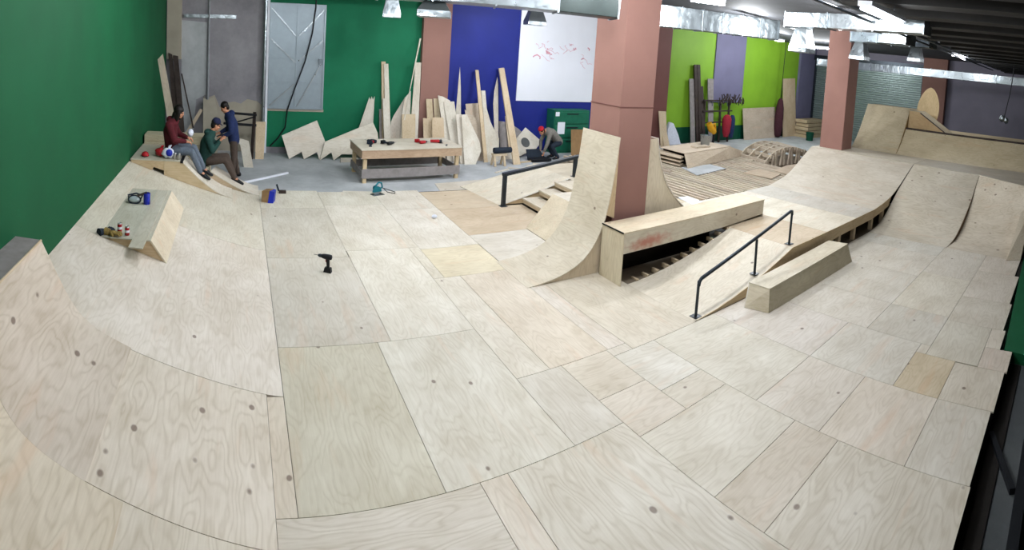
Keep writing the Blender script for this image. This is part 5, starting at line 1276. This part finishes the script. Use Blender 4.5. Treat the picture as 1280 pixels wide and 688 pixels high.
X = Vector((1, 0, 0))
person('person in a maroon hoodie and grey jeans seated on the small quarter pipe',
    dict(base=(-1.4, 11.35, zt), pelvis=(-1.40, 11.38, .97), chest=(-1.44, 11.37, 1.28), neck=(-1.36, 11.35, 1.52), head=(-1.245, 11.33, 1.68),
         sh_r=(-1.44, 11.18, 1.43), sh_l=(-1.40, 11.56, 1.43), el_r=(-1.32, 11.06, 1.17), el_l=(-1.28, 11.66, 1.18), wr_r=(-1.08, 11.2, 1.12), wr_l=(-1.07, 11.5, 1.14),
         hip_r=(-1.32, 11.27, .93), hip_l=(-1.32, 11.48, .93), kn_r=(-.95, 11.2, .92), kn_l=(-.93, 11.5, .95), an_r=(-.74, 11.17, .53), an_l=(-.70, 11.48, .53), toe_r=(-.60, 11.15, .44), toe_l=(-.56, 11.46, .44)),
    (.9, -.22, -.25), (.1, 0, 1), 'maroon', 'denim', 'black', {'r': ((.9, .3, -.2), (0, .3, -1)), 'l': ((.9, -.3, -.2), (0, -.3, -1))}, longhair=True, hood='maroon')
person('person in a dark green jacket and navy cap seated low on the timber',
    dict(base=(-.75, 12.15, .45), pelvis=(-.72, 12.1, .60), chest=(-.68, 12.08, .93), neck=(-.58, 12.06, 1.17), head=(-.48, 12.05, 1.33),
         sh_r=(-.64, 11.88, 1.07), sh_l=(-.64, 12.27, 1.07), el_r=(-.54, 11.82, .82), el_l=(-.50, 12.33, .84), wr_r=(-.38, 11.95, 1.0), wr_l=(-.36, 12.2, 1.0),
         hip_r=(-.62, 12.0, .58), hip_l=(-.62, 12.2, .58), kn_r=(-.25, 11.96, .62), kn_l=(-.22, 12.22, .64), an_r=(-.02, 11.98, .23), an_l=(.06, 12.42, -.06), toe_r=(.12, 11.96, .15), toe_l=(.2, 12.45, -.1)),
    (.85, .2, -.3), (.1, 0, 1), 'teal', 'brown_cloth', 'black', {'r': ((.6, .3, .6), (.5, .5, -.4)), 'l': ((.6, -.3, .6), (.5, -.5, -.4))}, cap='cap_navy', hood='teal')
person('person in a blue jacket and brown trousers standing with head bowed',
    dict(base=(.0, 13.5, CF), pelvis=(-.07, 13.5, .77), chest=(-.13, 13.48, 1.13), neck=(-.22, 13.46, 1.37), head=(-.32, 13.43, 1.52),
         sh_r=(-.17, 13.67, 1.27), sh_l=(-.17, 13.28, 1.27), el_r=(-.22, 13.72, .99), el_l=(-.14, 13.2, .98), wr_r=(-.42, 13.6, .9), wr_l=(-.36, 13.28, .86),
         hip_r=(-.07, 13.6, .72), hip_l=(-.07, 13.41, .72), kn_r=(-.03, 13.6, .32), kn_l=(-.06, 13.4, .32), an_r=(.06, 13.62, -.07), an_l=(-.08, 13.38, -.07), toe_r=(-.08, 13.63, -.115), toe_l=(-.22, 13.36, -.115)),
    (-.85, -.15, -.5), (-.2, 0, 1), 'navy', 'brown_cloth', 'black', {'r': ((-.85, -.4, -.1), (-.2, -.2, -1)), 'l': ((-.85, .3, -.1), (-.2, .2, -1))}, hood='navy')
tag(build('tape_measure', MB().beam((-.50, 13.38, .84), (-.36, 13.46, .885), .05, .02), 'black'), 'small dark tool held by the standing person in blue', 'tool')
person('person in a grey jacket and red cap bending down by the green cabinet',
    dict(base=(10.5, 15.2, CF), pelvis=(10.58, 15.22, .40), chest=(10.28, 15.2, .66), neck=(10.03, 15.18, .74), head=(9.84, 15.16, .74),
         sh_r=(10.1, 15.37, .68), sh_l=(10.08, 15.0, .68), el_r=(9.99, 15.42, .38), el_l=(9.97, 14.96, .38), wr_r=(9.93, 15.3, .12), wr_l=(9.9, 15.02, .12),
         hip_r=(10.55, 15.32, .36), hip_l=(10.55, 15.11, .36), kn_r=(10.25, 15.36, .27), kn_l=(10.22, 15.06, .27), an_r=(10.5, 15.38, -.07), an_l=(10.48, 15.05, -.07), toe_r=(10.36, 15.39, -.115), toe_l=(10.34, 15.04, -.115)),
    (-.8, -.1, -.6), (-.6, 0, .8), 'grey_cloth', 'slate', 'black', {'r': ((-.2, -.1, -1), (-.8, 0, .2)), 'l': ((-.2, .1, -1), (-.8, 0, .2))}, cap='redcap')
tbx = thing('tool_case', 'open black tool case on the concrete before the bending person', 'case', (9.75, 15.0, CF))
build('case_base', MB().box(9.3, 10.05, 14.75, 15.05, CF, CF + .1), 'black', tbx, bevel=.01)
build('case_lid', MB().hexa([(9.3, 15.06, CF + .02), (10.05, 15.06, CF + .02), (10.05, 15.1, CF + .02), (9.3, 15.1, CF + .02)], [(9.3, 15.2, CF + .32), (9.8, 15.2, CF + .32), (9.8, 15.24, CF + .32), (9.3, 15.24, CF + .32)]), 'slate', tbx)

# ================================================================== WORLD AND VIEW
w = bpy.data.worlds.new('world'); S.world = w; w.use_nodes = True
w.node_tree.nodes['Background'].inputs['Color'].default_value = (.6, .7, .8, 1); w.node_tree.nodes['Background'].inputs['Strength'].default_value = .05
S.view_settings.view_transform = 'Standard'; S.view_settings.look = 'None'; S.view_settings.gamma = 1; S.view_settings.use_curve_mapping = False
S.view_settings.exposure = 0.0
